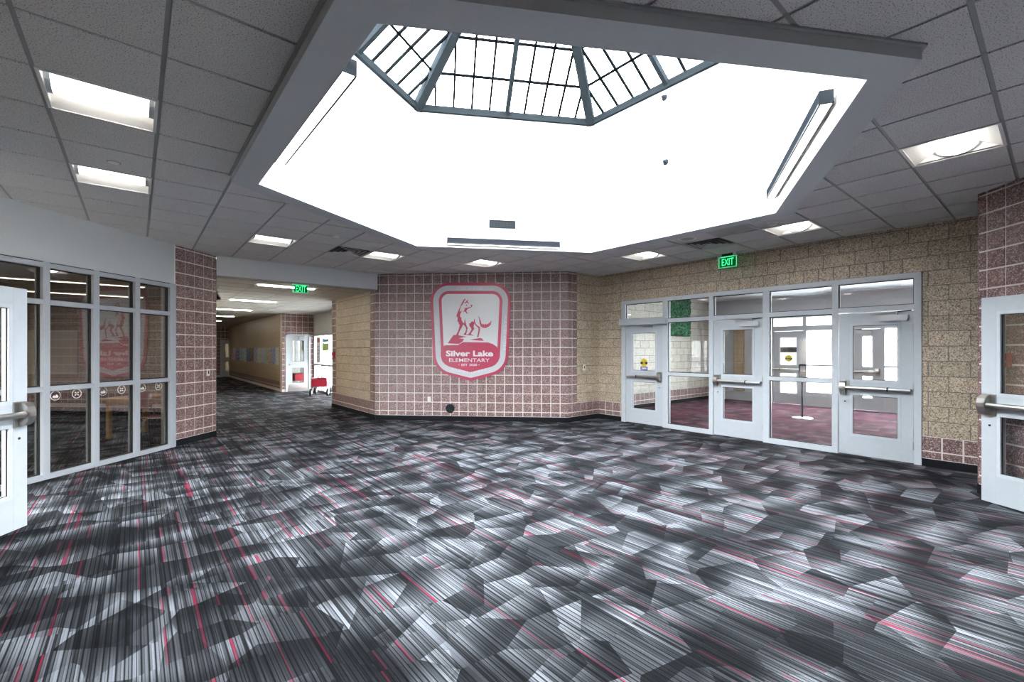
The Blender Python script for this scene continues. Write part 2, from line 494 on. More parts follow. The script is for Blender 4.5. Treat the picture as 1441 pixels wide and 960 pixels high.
# ------------------------------------------------------------------ plan of the place
CEIL = 3.285
P = lambda p, q: ((p + q) / S2, (p - q) / S2)       # p along the view to the emblem wall, q to its right
XD = 8.26                                           # wall with the entrance doors
YS = 6.855                                          # short wall left of it
PC = 14.09 / S2                                     # emblem wall
QS = -8.72 / S2                                     # glazed wall at the left
QR = 4.62                                           # burgundy wall at the right
XH0, XH1, YB = 1.125, 4.17, 9.79                    # mouth of the hall
HALLC = 2.93
ROOM = [P(-3, QR), P(5.47, QR), (XD, 0.60), (XD, YS), (14.09 - YS, YS), (XH1, 14.09 - XH1), (XH1, YB), (XH0, YB),
        (XH0, XH0 + 8.72), P(2.71, QS), P(2.71, -4.5), P(-3, -4.5)]
HC, HRAD = Vector((3.40, 3.61)), 2.855
def hexpts(r):
    return [(HC.x + r * math.sin(R(60 * k)), HC.y + r * math.cos(R(60 * k))) for k in range(6)]
def ccw(p):
    a = sum(p[i - 1][0] * p[i][1] - p[i][0] * p[i - 1][1] for i in range(len(p)))
    return list(p) if a > 0 else list(reversed(p))
WELL_B, WELL_T, APEX = 3.205, 5.37, 6.95

# floors
fl = MB().slab([(-14, -8), (XD + 0.1, -8), (XD + 0.1, YS + .2), (XH1 + .1, 10), (5.32, 12.6), (5.32, 34), (-14, 34)], -0.12, 0).build('floor', 'carpet')
tag(fl, 'charcoal and grey carpet with slanted shards and thin red stripes', kind='structure')
fv = MB().box(XD + 0.1, 14.75, -3, 7.5, -0.12, 0).build('floor_vestibule', 'carpet_red')
tag(fv, 'dark red striped carpet behind the entrance doors', kind='structure')

# ------------------------------------------------------------------ lobby ceiling
def clip(polys_in, polys_out):
    """first polygon of polys_in, cut to the others and without polys_out"""
    allp = [ccw(p) for p in polys_in + polys_out]
    vs, faces = [], []
    for p in allp:
        k = len(vs); vs += [Vector(q) for q in p]; faces.append(list(range(k, k + len(p))))
    ov, oe, of, _, _, fo = delaunay_2d_cdt(vs, [], faces, 0, 1e-5)
    keep = []
    for f, org in zip(of, fo):
        if all(i in org for i in range(len(polys_in))) and not any(i in org for i in range(len(polys_in), len(allp))):
            keep.append(f)
    return ov, keep
def clipped_mesh(name, polys_in, polys_out, z0, z1, mat):
    ov, keep = clip(polys_in, polys_out)
    if not keep: return None
    bm = bmesh.new()
    vm = [bm.verts.new((v.x, v.y, z0)) for v in ov]
    for f in keep:
        try: bm.faces.new([vm[i] for i in f])
        except ValueError: pass
    bmesh.ops.delete(bm, geom=[v for v in bm.verts if not v.link_faces], context='VERTS')
    if sum(f.calc_area() for f in bm.faces) < 0.0008:
        bm.free(); return None
    bmesh.ops.dissolve_limit(bm, angle_limit=0.02, verts=bm.verts, edges=bm.edges)
    ext = bmesh.ops.extrude_face_region(bm, geom=list(bm.faces))
    bmesh.ops.translate(bm, vec=(0, 0, z1 - z0), verts=[g for g in ext['geom'] if isinstance(g, bmesh.types.BMVert)])
    bmesh.ops.recalc_face_normals(bm, faces=bm.faces)
    me = bpy.data.meshes.new(name); bm.to_mesh(me); bm.free()
    me.materials.append(M[mat])
    return me
GX, GY, GS = 0.125, 0.292, 0.6096
hex_mid = hexpts(HRAD + 0.12)
ceiling = tag(link('ceiling', clipped_mesh('ceiling', [ROOM], [hex_mid], CEIL + 0.13, CEIL + 0.22, 'ceil_dark')),
              'grey acoustic tile ceiling around the skylight', kind='structure')
cell = lambda k, j: (GX + GS * k, GY + GS * j)
LIGHTS = {(-1, 6): 'recessed square light over the glazed wall, farther from the white beam',
          (-1, 9): 'recessed square light over the glazed wall with a round cover plate beside it',
          (2, 12): 'recessed square light before the white beam, next to the tiled pillar',
          (5, 12): 'recessed square light beside the louvred diffuser before the white beam',
          (8, 11): 'recessed square light right above the crimson shield emblem',
          (11, 7): 'recessed square light nearest the inside corner of tan block walls',
          (11, 3): 'recessed square light between the green exit sign and the right tiled pillar',
          (8, 0): 'recessed square light beside the pointed skylight corner and burgundy wall',
          (2, -4): 'unseen recessed square light added behind the viewpoint for more light'}  # last one is out of view, added for extra lobby light
VENTS = {(4, 12), (11, 5)}
GRILLE = (10, 4)
n_t = 0
for k in range(-9, 14):
    for j in range(-10, 17):
        x, y = cell(k, j)
        if (k, j) in LIGHTS or (k, j) in VENTS or (k, j) == GRILLE: continue
        g = 0.013
        sq = [(x + g, y + g), (x + GS - g, y + g), (x + GS - g, y + GS - g), (x + g, y + GS - g)]
        me = clipped_mesh('ceiling_tile', [sq, ROOM], [hex_mid], CEIL, CEIL + 0.018, 'tile')
        if me:
            link('ceiling_tile', me, ceiling); n_t += 1
for k in range(-9, 15):
    x = GX + GS * k
    me = clipped_mesh('grid_tee', [[(x - .012, -8), (x + .012, -8), (x + .012, 12), (x - .012, 12)], ROOM], [hex_mid], CEIL + 0.007, CEIL + 0.0195, 'tee')
    if me: link('grid_tee', me, ceiling)
for j in range(-10, 18):
    y = GY + GS * j
    me = clipped_mesh('grid_tee', [[(-8, y - .012), (10, y - .012), (10, y + .012), (-8, y + .012)], ROOM], [hex_mid], CEIL + 0.008, CEIL + 0.0199, 'tee')
    if me: link('grid_tee', me, ceiling)

# ------------------------------------------------------------------ skylight well
OUT, INN = hexpts(HRAD + 0.25), hexpts(HRAD)
trim = struct('trim_1', 'grey dropped soffit ring around the skylight opening')
for k in range(6):
    a, b = k, (k + 1) % 6
    MB().slab([INN[a], INN[b], OUT[b], OUT[a]], WELL_B, CEIL + 0.02).build('soffit_board', 'soffit', trim)
    # small return angle along the foot of the fascia
    o1 = hexpts(HRAD + 0.275)
    MB().slab([OUT[a], OUT[b], o1[b], o1[a]], CEIL - 0.012, CEIL + 0.004).build('edge_angle', 'tee', trim)
BACK = hexpts(HRAD + 0.12)
names = ['north', 'north_east', 'south_east', 'south', 'south_west', 'north_west']
for k in range(6):
    a, b = k, (k + 1) % 6
    w = MB().slab([INN[a], INN[b], BACK[b], BACK[a]], CEIL + 0.02, WELL_T).build('wall_well_' + names[k], 'well')
    tag(w, 'white skylight shaft wall', kind='structure')
win = struct('window_1', 'hexagonal pyramid skylight with thin dark grid')
ap = Vector((HC.x, HC.y, APEX))
tops = [Vector((p[0], p[1], WELL_T)) for p in INN]
for k in range(6):
    a, b = tops[k], tops[(k + 1) % 6]
    MB().bar(a, b, 0.10, 0.10).build('ring_beam', 'skybar', win)
    MB().bar(a, ap, 0.13, 0.14).build('hip_rafter', 'skybar', win)
    m = (a + b) / 2
    MB().bar(m, ap, 0.065, 0.09).build('mid_rafter', 'skybar', win)
    # panes between the thin bars of this slope, in the slope's own plane
    ex = (b - a).normalized(); ey = (ap - m).normalized(); L = (ap - m).length; W = (b - a).length
    nz = ex.cross(ey).normalized()
    if nz.z < 0: nz = -nz
    tri = [(-W / 2, 0), (W / 2, 0), (0, L)]
    rows = [0, 0.55, 1.06, 1.57, 2.08, L]
    cols = [-W / 2 + W / 10 * i for i in range(11)]
    for i in range(10):
        for r in range(5):
            sq = [(cols[i], rows[r]), (cols[i + 1], rows[r]), (cols[i + 1], rows[r + 1]), (cols[i], rows[r + 1])]
            ov, keep = clip([sq, tri], [])
            if not keep: continue
            bm = bmesh.new()
            vm = [bm.verts.new(m + ex * v.x + ey * v.y + nz * 0.04) for v in ov]
            for f in keep:
                try: bm.faces.new([vm[q] for q in f])
                except ValueError: pass
            bmesh.ops.delete(bm, geom=[v for v in bm.verts if not v.link_faces], context='VERTS')
            bmesh.ops.dissolve_limit(bm, angle_limit=0.02, verts=bm.verts, edges=bm.edges)
            me = bpy.data.meshes.new('pane'); bm.to_mesh(me); bm.free(); me.materials.append(M['sky_pane'])
            link('pane', me, win)
    mb = MB()
    for c in cols[1:-1]:
        if abs(c) < 0.01: continue
        top = L * (1 - abs(c) / (W / 2))
        MB().bar(m + ex * c + nz * .03, m + ex * c + ey * top + nz * .03, 0.034, 0.03, up=nz).build('glazing_bar', 'muntin', win)
    for r in rows[1:-1]:
        h = W / 2 * (1 - r / L)
        MB().bar(m - ex * h + ey * r + nz * .03, m + ex * h + ey * r + nz * .03, 0.034, 0.03, up=nz).build('glazing_bar', 'muntin', win)

# ------------------------------------------------------------------ walls with their masonry
def wall(name, label, loc, rotz, x0, x1, z1, depth=0.2, mat='grout', holes=()):
    """local x to the viewer's right, y away from the viewer; the body lies just behind the masonry faces"""
    w = struct(name, label, loc, rotz)
    mb = MB()
    for q in rects_minus((x0, x1, 0, z1), holes):
        mb.box(q[0], q[1], 0.007, depth, q[2], q[3])
    mb.build('core', mat, w)
    return w
def cove(name, loc, rotz, runs):
    for x0, x1 in runs:
        b = MB().box(x0, x1, -0.006, 0.02, 0, 0.1016).build(name, 'base')
        b.location = (loc[0], loc[1], 0); b.rotation_euler = (0, 0, rotz)
        tag(b, 'charcoal carpet base strip', kind='structure')
B0 = 0.1016
TOPW = CEIL + 0.22
# emblem wall (local x = q)
oc = P(PC, 0)
qL, qR = (XH1 - (14.09 - XH1)) / S2, ((14.09 - YS) - YS) / S2
wc = wall('wall_back', 'burgundy square block wall behind the shield emblem', oc, R(-45), qL, qR, TOPW)
lay(wc, 'tile', 'burg', qL, qR, B0, CEIL + .03, TILE, qL + 0.10, hidden=lambda x, z: 1 if (-2.65 < x < -1.1 and 1.15 < z < 2.95) or z > CEIL else 0)
cove('baseboard_back', oc, R(-45), [(qL, qR)])
# short wall right of it, burgundy edge then tan (local x = world X)
wy = wall('wall_return', 'short wall of tan blocks with burgundy edge in the corner', (0, YS), 0, 14.09 - YS, XD + .2, TOPW)
xb = 7.523
lay(wy, 'tile', 'burg', 14.09 - YS, xb, B0, CEIL + .03, TILE, xb - 2 * TILE + .05)
lay(wy, 'tile', 'burg', xb, XD, B0, 2 * TILE, TILE, XD)
MB().box(xb, XD + .2, .004, .03, 2 * TILE, TOPW).build('mortar_bed', 'grout_dark', wy)
lay(wy, 'block', 'tan', xb, XD, 2 * TILE, CEIL + .03, 2 * TILE, XD, bond=True, gap=.010)
cove('baseboard_return', (0, YS), 0, [(14.09 - YS, XD)])
# entrance wall (local x = -Y)
DH = 2.642
dx = lambda y: -y
hole = (dx(6.203), dx(1.231), 0, DH)
we = wall('wall_entrance', 'tan ground-face block wall around the entrance doors', (XD, 0), R(-90), dx(YS) - .2, dx(0.4), TOPW, 0.2, 'grout_dark', [hole])
lay(we, 'block', 'tan', dx(YS), dx(0.6), 2 * TILE, DH, 2 * TILE, dx(YS), bond=True, gap=.010, holes=[hole])
lay(we, 'block', 'tan', dx(YS), dx(6.203), DH, 14 * TILE, 2 * TILE, dx(YS), bond=True, gap=.010)
lay(we, 'block', 'tan', dx(6.203), dx(1.231), DH, 14 * TILE, TILE, dx(1.231), gap=.010)
lay(we, 'block', 'tan', dx(1.231), dx(0.6), DH, 14 * TILE, 2 * TILE, dx(YS), bond=True, gap=.010)
lay(we, 'block', 'tan', dx(YS), dx(0.6), 14 * TILE, CEIL + .03, 2 * TILE, dx(YS), bond=True, gap=.010)
MB().box(dx(YS), dx(6.203), .004, .03, B0, 2 * TILE).build('pale_grout_bed', 'grout', we)
MB().box(dx(1.231), dx(.6), .004, .03, B0, 2 * TILE).build('pale_grout_bed', 'grout', we)
lay(we, 'tile', 'burg', dx(YS), dx(6.203), B0, 2 * TILE, TILE, dx(YS))
lay(we, 'tile', 'burg', dx(1.231), dx(0.6), B0, 2 * TILE, TILE, dx(1.231))
cove('baseboard_entrance', (XD, 0), R(-90), [(dx(YS), dx(6.203)), (dx(1.231), dx(0.6))])
# right burgundy wall (local x = -p) and its hidden return
orr = P(0, QR)
rdoor = (-3.55 + .06, -1.55, 0, 2.2)
wr = wall('wall_right', 'burgundy square block wall behind the open door', orr, R(-135), -5.47, 3.0, TOPW, 0.2, 'grout', [rdoor])
lay(wr, 'tile', 'burg', -5.47, -2.6, B0, CEIL + .03, TILE, -5.47 + .105, holes=[rdoor])
lay(wr, 'tile', 'burg', -2.6, 3.0, B0, CEIL + .03, 4 * TILE, -2.6, holes=[rdoor])
cove('baseboard_right', orr, R(-135), [(-5.47, rdoor[0]), (rdoor[1], 3.0)])
pe = P(5.47, QR)
MB().box(pe[0], XD + .2, 0.38, 0.598, 0, TOPW).build('wall_stub', 'grout_dark')
bpy.data.objects['wall_stub']['kind'] = 'structure'
# left glazed wall: header above, pillar at its end (local x = p)
osf = P(0, QS)
SFT = 2.645
hd = struct('wall_left', 'pale painted header above the glazed wall', osf, R(45))
MB().box(2.5, 6.845, 0, 0.2, SFT, TOPW).build('header_board', 'gyp', hd)
MB().box(6.832, 6.852, -.004, 0.02, SFT, CEIL).build('corner_bead', 'white', hd)
pil = wall('wall_pillar', 'burgundy tiled pillar between glazed wall and hall', osf, R(45), 6.853, (XH0 + XH0 + 8.72) / S2, TOPW, 0.25)
pe1 = (2 * XH0 + 8.72) / S2
lay(pil, 'tile', 'burg', 6.853, pe1, B0, CEIL + .03, TILE, pe1 - .09)
cove('baseboard_pillar', osf, R(45), [(6.853, pe1)])
# beam over the mouth of the hall
bm_ = MB().box(XH0, XH1, YB, YB + 0.16, HALLC, TOPW).build('trim_2', 'gyp')
tag(bm_, 'pale painted beam across the hall mouth', kind='structure')
# hall, right side: burgundy edge, tan field, burgundy edge (local x = -Y)
wh = wall('wall_hall_right', 'tan block wall of the hall with burgundy edges', (XH1, 0), R(-90), -12.88, -9.95, HALLC + .1, 0.3, 'grout')
lay(wh, 'tile', 'burg', -10.205, -9.95, B0, HALLC, TILE, -10.205)
lay(wh, 'tile', 'burg', -12.88, -12.54, B0, HALLC, TILE, -12.54)
lay(wh, 'tile', 'burg', -12.54, -10.205, B0, 2 * TILE, TILE, -12.54)
MB().box(-12.54, -10.205, .004, .03, 2 * TILE, HALLC).build('mortar_bed', 'grout_dark', wh)
lay(wh, 'block', 'tan', -12.54, -10.205, 2 * TILE, HALLC, 2 * TILE, -12.54, bond=True, gap=.010)
MB().box(-12.54, -10.205, -.001, .004, 8 * TILE - .008, 8 * TILE + .004).build('control_joint', 'gasket', wh)
cove('baseboard_hall', (XH1, 0), R(-90), [(-12.88, -9.95)])
YE = 18.46
wf = struct('wall_hall_far', 'long tan block wall of the hall under children artwork', (XH1, 0), R(-90))
MB().box(-31, -18.75, 0.0, .15, 2 * TILE, HALLC + .1).build('masonry', 'tan_far', wf)
MB().box(-31, -18.75, 0.002, .15, 0, 2 * TILE).build('core', 'grout', wf)
MB().box(-18.75, -YE - .02, .007, .14, 0, HALLC + .1).build('edge_core', 'grout', wf)
lay(wf, 'tile', 'burg', -31, -18.75, B0, 2 * TILE, 2 * TILE, -31)
lay(wf, 'tile', 'burg', -18.75, -YE - .02, B0, HALLC, .27, -18.75)
we2 = wall('wall_alcove', 'dark burgundy end wall of the entry alcove', (0, YE), 0, XH1, 5.32, HALLC + .1, .28, 'grout', [(4.34, 5.12, 0, 2.12)])
lay(we2, 'tile', 'burg', XH1, 5.32, B0, HALLC, TILE, XH1 + .1, holes=[(4.34, 5.12, 0, 2.12)])
wx = wall('wall_hall_end', 'burgundy end wall of the far hall', (0, 31), 0, XH0, XH1 + .1, HALLC + .1, .2, 'grout', [(3.78, 4.15, 0, 2.12)])
lay(wx, 'tile', 'burg', XH0, XH1 + .1, B0, HALLC, TILE, XH1, holes=[(3.78, 4.15, 0, 2.12)])
tag(MB().box(XH0 - .17, XH0 - .05, 10.0, 31.2, 0, HALLC + .1).build('wall_hall_left', 'tan_far'), 'tan block wall on the far side of the hall', kind='structure')
hcl = MB().slab([(XH0 - .1, YB + .1), (XH1 + 2.5, YB + .1), (XH1 + 2.5, 31.2), (XH0 - .1, 31.2)], HALLC, HALLC + .12).build('ceiling_hall', 'ceil_hall')
tag(hcl, 'dim beige tile ceiling of the hall', kind='structure')
for k in range(5):
    MB().box(XH0 + k * .762 - .012, XH0 + k * .762 + .012, YB + .16, 31, HALLC - .004, HALLC + .001).build('grid_tee', 'tee', hcl)
for k in range(34):
    MB().box(XH0, XH1 + 1.1 if 12.9 < YB + .3 + k * .61 < 18.4 else XH1, YB + .288 + k * .61, YB + .312 + k * .61, HALLC - .0045, HALLC + .001).build('grid_tee', 'tee', hcl)
# side of the lobby behind the viewpoint
wl = MB().box(-3.0, 2.71, 0.0, 0.2, 0, TOPW).build('wall_near_left', 'tan_far')
wl.location = (*P(0, -4.5), 0); wl.rotation_euler = (0, 0, R(45)); tag(wl, 'tan wall beside the viewpoint', kind='structure')
wb = MB().box(-4.7, 4.8, -0.2, 0.0, 0, TOPW).build('wall_behind', 'tan_far')
wb.location = (*P(-3, 0), 0); wb.rotation_euler = (0, 0, R(-45)); tag(wb, 'tan wall behind the viewpoint', kind='structure')
bpy.data.objects['wall_stub']['label'] = 'hidden return wall beside the entrance'

# ------------------------------------------------------------------ doors
def door_leaf(name, label, loc, rotz, w=0.878, latch='L', closer=True, h=2.115, bar=True, glass='glass_door', lever=False, kick=False):
    """leaf face at y=0, body behind it; latch side as the viewer sees it"""
    d = struct(name, label, loc, rotz)
    l0, l1 = 0.16, w - 0.16
    lites = [(1.123, 1.945), (0.311, 0.911)]
    mb = MB()
    for q in rects_minus((0, w, 0.012, h), [(l0, l1, a, b) for a, b in lites]):
        mb.box(q[0], q[1], 0, 0.045, q[2], q[3])
    mb.build('leaf', 'leaf', d)
    for x in (l0 - .035, l1 + .033):
        MB().box(x, x + .002, -.0008, .001, .012, h).build('edge_seam', 'bead', d)
    for a, b in lites:
        f = MB()
        for q in rects_minus((l0 - .022, l1 + .022, a - .022, b + .022), [(l0 + .012, l1 - .012, a + .012, b - .012)]):
            f.box(q[0], q[1], -.007, .052, q[2], q[3])
        f.build('glazing_bead', 'frame', d, bevel=.003)
        pn = MB().box(l0, l1, .018, .026, a, b).build('pane', glass, d)
        g = MB()
        for q in rects_minus((l0 + .004, l1 - .004, a + .004, b - .004), [(l0 + .019, l1 - .019, a + .019, b - .019)]):
            g.box(q[0], q[1], .010, .016, q[2], q[3])
        g.build('gasket', 'gasket', pn)
    fx = (lambda x: x) if latch == 'L' else (lambda x: w - x)
    def B(mb, x0, x1, *r):
        a, b = sorted((fx(x0), fx(x1))); return mb.box(a, b, *r)
    if bar:
        zb = 1.012
        pb = MB().tube([(fx(.10), -.062, zb), (fx(.60), -.062, zb)], .027, 14).build('push_bar', 'steel', d, smooth=True)
        MB().tube([(fx(.60), -.062, zb), (fx(.84), -.062, zb)], .024, 14).build('bar_sleeve', 'closer', pb, smooth=True)
        B(MB(), .585, .60, -.092, -.03, zb - .03, zb + .03).build('sleeve_collar', 'dark_metal', pb)
        B(MB(), .12, .83, -.036, .001, zb - .018, zb + .018).build('bar_rail', 'alum', pb)
        B(MB(), .795, .84, -.075, .001, zb - .022, zb + .022).build('end_bracket', 'closer', pb, bevel=.006)
        # rounded latch head: curved front seen from the side
        prof = [(-.012, -.105), (-.05, -.098), (-.082, -.066), (-.094, -.02), (-.094, .02), (-.082, .066), (-.05, .098), (-.012, .105)]
        hb = MB(); n = len(prof)
        x0, x1 = sorted((fx(.02), fx(.095)))
        hb.add([(x0, y, zb + z) for y, z in prof] + [(x1, y, zb + z) for y, z in prof],
               [tuple(range(n)), tuple(range(2 * n - 1, n - 1, -1))] + [(i, (i + 1) % n, (i + 1) % n + n, i + n) for i in range(n)])
        hb.build('latch_head', 'steel', pb, bevel=.003)
        B(MB(), .015, .135, -.014, .001, zb - .11, zb + .11).build('latch_plate', 'steel', pb)
        MB().lathe([(.011, -.004), (.011, .001)], 14, (fx(.075), 0, .80), 'y').build('key_cylinder', 'dark_metal', d)
    if closer:
        cl = B(MB(), w - .372, w - .052, -.058, .001, 1.985, 2.068).build('closer_body', 'closer', d, bevel=.008)
        MB().lathe([(.012, 0), (.012, .045)], 12, (fx(w - .17), -.03, 2.066), 'z').build('closer_spindle', 'steel', cl)
        MB().tube([(fx(w - .17), -.03, 2.10), (fx(w - .40), -.06, 2.104), (fx(w - .46), -.05, 2.104)], .009, 8).build('closer_arm', 'steel', cl, smooth=True)
        MB().tube([(fx(w - .17), -.03, 2.112), (fx(w - .02), -.012, 2.125)], .008, 8).build('closer_rod', 'dark_metal', cl, smooth=True)
    if lever:
        B(MB(), .05, .09, -.012, .001, .97, 1.07).build('lever_rose', 'steel', d)
        MB().tube([(fx(.07), -.01, 1.02), (fx(.07), -.06, 1.02), (fx(.17), -.06, 1.02)], .009, 8).build('lever_handle', 'steel', d, smooth=True)
    if kick:
        B(MB(), .03, w - .03, -.003, .001, .03, .27).build('kick_plate', 'steel', d)
    for z in (.25, 1.06, 1.88):
        MB().tube([(fx(w + .004), -.008, z - .055), (fx(w + .004), -.008, z + .055)], .010, 10).build('hinge', 'steel', d, smooth=True)
    return d
def member(mb, x0, x1, z0, z1, y0=-.02, y1=.10):
    return mb.box(x0, x1, y0, y1, z0, z1)

# entrance screen: frame with sidelites, transoms and three doors (local x = -Y)
win2 = struct('window_2', 'white painted entrance screen with sidelites and transoms', (XD, 0), R(-90))
posts = [(6.205, 6.10), (5.184, 5.075), (4.215, 4.135), (3.265, 3.165), (2.267, 2.185), (1.31, 1.229)]
for a, b in posts:
    member(MB(), -a, -b, 0, DH).build('post', 'frame', win2, bevel=.004)
member(MB(), -6.205, -1.229, 2.565, DH, -.021, .101).build('head_rail', 'frame', win2, bevel=.004)
for i in range(5):
    a, b = posts[i][1], posts[i + 1][0]
    member(MB(), -a, -b, 2.13, 2.205, -.019, .099).build('transom_rail', 'frame', win2)
    pn = MB().box(-a, -b, .03, .038, 2.2, 2.57).build('pane', 'glass', win2)
    g = MB()
    for q in rects_minus((-a, -b, 2.205, 2.565), [(-a + .012, -b - .012, 2.217, 2.553)]): g.box(q[0], q[1], .018, .029, q[2], q[3])
    g.build('gasket', 'gasket', pn)
    if i in (1, 3):
        member(MB(), -a, -b, 1.062, 1.125, -.019, .099).build('mid_rail', 'frame', win2)
        member(MB(), -a, -b, 0, .085, -.019, .099).build('sill_rail', 'frame', win2)
        for z0, z1 in ((.085, 1.062), (1.125, 2.13)):
            pn = MB().box(-a, -b, .03, .038, z0, z1).build('pane', 'glass', win2)
            g = MB()
            for q in rects_minus((-a, -b, z0, z1), [(-a + .012, -b - .012, z0 + .012, z1 - .012)]): g.box(q[0], q[1], .018, .029, q[2], q[3])
            g.build('gasket', 'gasket', pn)
op = MB().box(-6.19, -5.06, -.13, -.02, 2.105, 2.245).build('door_operator', 'leaf', win2, bevel=.005)
MB().tube([(-5.62, -.07, 2.106), (-5.62, -.05, 2.06), (-5.40, -.03, 2.055)], .010, 8).build('operator_arm', 'steel', op, smooth=True)
d1 = door_leaf('door_1', 'white entrance door with powered opener and round yellow sticker', (XD, 6.092), R(-90), .90, 'R', closer=False)
d2 = door_leaf('door_2', 'white entrance door between the two tall sidelites', (XD, 4.127), R(-90), .856, 'L')
d3 = door_leaf('door_3', 'white entrance door next to the tan block wall', (XD, 2.177), R(-90), .862, 'L')
# open leaves at the right and left
d4 = door_leaf('door_4', 'white open door folded back against the burgundy wall', (6.80, 0.545), R(-123), .90, 'L', closer=False)
phi = R(32.4)
d5 = door_leaf('door_5', 'white open door standing before the glazed wall', (-0.752 - .90 * math.sin(phi), 5.88 - .90 * math.cos(phi)), R(90) - phi, .90, 'R', closer=False)
# steel frame of the right doorway and its second leaf
fr = struct('window_3', 'white steel frame of the right doorway', orr, R(-135))
for x0, x1, z0, z1 in ((-3.49, -3.44, 0, 2.2), (-1.60, -1.55, 0, 2.2), (-3.49, -1.55, 2.13, 2.2)):
    MB().box(x0, x1, -.01, .15, z0, z1).build('jamb', 'frame', fr)
d6 = door_leaf('door_6', 'white closed door of the right doorway', (*P(2.50, QR + .06), 0), R(-135), .90, 'L', closer=False)
# frame that carries the left leaf, between the near wall and the glazed wall
fl5 = struct('window_4', 'white steel frame beside the glazed wall', P(2.71, 0), R(-45))
for x0, x1, z0, z1 in ((-4.55, -4.47, 0, 2.2), (-6.16, -6.10, 0, 2.2), (-6.16, -4.47, 2.13, 2.2)):
    MB().box(x0, x1, -.02, .10, z0, z1).build('jamb', 'frame', fl5)
MB().box(-6.16, -4.47, .0, .1, 2.2, TOPW).build('header_board', 'gyp', fl5)

# ------------------------------------------------------------------ glazed wall at the left (local x = p)
win5 = struct('window_5', 'grey framed storefront of the dim room', osf, R(45))
edges = [2.72 + .605 * i for i in range(-0, 0)]
mull = [6.775 - .605 * i for i in range(7)]
for i, x in enumerate(mull):
    x1 = 6.853 if i == 0 else x + .04
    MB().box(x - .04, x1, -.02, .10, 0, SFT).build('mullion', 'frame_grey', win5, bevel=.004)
lo = mull[-1] - .04
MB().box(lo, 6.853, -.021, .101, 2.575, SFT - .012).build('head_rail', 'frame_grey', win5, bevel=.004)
MB().box(lo, 6.853, -.012, .09, SFT - .012, SFT).build('head_shadow_strip', 'gasket', win5)  # black strip stands in for the shadow line between header and frame
for i in range(6):
    a, b = mull[i + 1] + .04, mull[i] - .04
    for z0, z1 in ((0, .065), (1.068, 1.128), (2.125, 2.185)):
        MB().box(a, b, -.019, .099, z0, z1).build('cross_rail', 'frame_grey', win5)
    for z0, z1 in ((.065, 1.068), (1.128, 2.125), (2.185, 2.575)):
        pn = MB().box(a, b, .036, .046, z0, z1).build('pane', 'glass_dim', win5)
        g = MB()
        for q in rects_minus((a, b, z0, z1), [(a + .010, b - .010, z0 + .010, z1 - .010)]): g.box(q[0], q[1], .022, .034, q[2], q[3])
        for q in rects_minus((a, b, z0, z1), [(a + .014, b - .014, z0 + .012, z1 - .012)]): g.box(q[0], q[1], .048, .060, q[2], q[3])
        g.build('gasket', 'gasket', pn)
# round decals along the lower panes
for i, px in enumerate([(78, 557), (108, 554), (145, 551), (171, 549), (200, 546), (223, 543)]):
    w = at_plane(px[0], px[1], (0, 8.77), (-1 / S2, 1 / S2))
    x = (w.x + w.y) / S2
    t = thing('window_decal', ['round white line decal with a mountain, on the pane beside the open door',
                               'round white line decal with a leaf, on the pane beside the open door',
                               'faint round white decal left over the wooden table',
                               'faint round white decal right over the wooden table',
                               'faint round white decal before the maroon chairs',
                               'round white line decal on the pane corner by the tiled pillar'][i], 'decal', (*P(0, QS), 0), R(45))
    ring = MB()
    n = 28; r0, r1 = .052, .060
    for k in range(n):
        a, b = 2 * math.pi * k / n, 2 * math.pi * (k + 1) / n
        ring.add([(x + r0 * math.cos(a), .0345, 1.005 + r0 * math.sin(a)), (x + r1 * math.cos(a), .0345, 1.005 + r1 * math.sin(a)),
                  (x + r1 * math.cos(b), .0345, 1.005 + r1 * math.sin(b)), (x + r0 * math.cos(b), .0345, 1.005 + r0 * math.sin(b))], [(0, 1, 2, 3)])
    ring.build('decal_ring', 'plastic', t)
    if i % 2 == 0:
        MB().plate([(x - .036, .99), (x - .018, 1.012), (x - .004, 1.0), (x + .014, 1.02), (x + .036, .99), (x + .02, .975), (x - .02, .975)], .0335, .0355).build('decal_mountain', 'plastic', t)
    else:
        lf = MB()
        for k in range(4):
            a = R(45 + 90 * k)
            c = Vector((math.cos(a), math.sin(a))) * .02
            e = Vector((-math.sin(a), math.cos(a)))
            pts = [(x + c.x * (1 + u) + e.x * s * .009, 1.005 + c.y * (1 + u) + e.y * s * .009) for u, s in ((-.75, 0), (0, 1), (.8, 0), (0, -1))]
            lf.plate(pts, .0335, .0355)
        lf.build('decal_leaf', 'plastic', t)

# ------------------------------------------------------------------ dim room behind the glazed wall
PB = 11.32
rb = wall('wall_room_back', 'tan block wall of the dim room', P(PB, 0), R(-45), -14.6, -9.95, HALLC + .1, .2, 'grout_dark')
lay(rb, 'block', 'tan', -14.6, -9.95, 2 * TILE, HALLC, 2 * TILE, -14.6, bond=True, gap=.010)
MB().box(-14.6, -9.95, .004, .03, 0, 2 * TILE).build('pale_grout_bed', 'grout', rb)
lay(rb, 'tile', 'burg', -14.6, -9.95, B0, 2 * TILE, TILE, -14.6)
rl = MB().box(2.0, 11.5, 0, .2, 0, HALLC + .1).build('wall_room_left', 'tan_far')
rl.location = (*P(0, -14.6), 0); rl.rotation_euler = (0, 0, R(45)); tag(rl, 'tan side wall of the dim room', kind='structure')
rn = MB().box(-14.8, -6.2, -.2, 0, 0, HALLC + .1).build('wall_room_near', 'tan_far')
rn.location = (*P(2.6, 0), 0); rn.rotation_euler = (0, 0, R(-45)); tag(rn, 'tan near wall of the dim room', kind='structure')
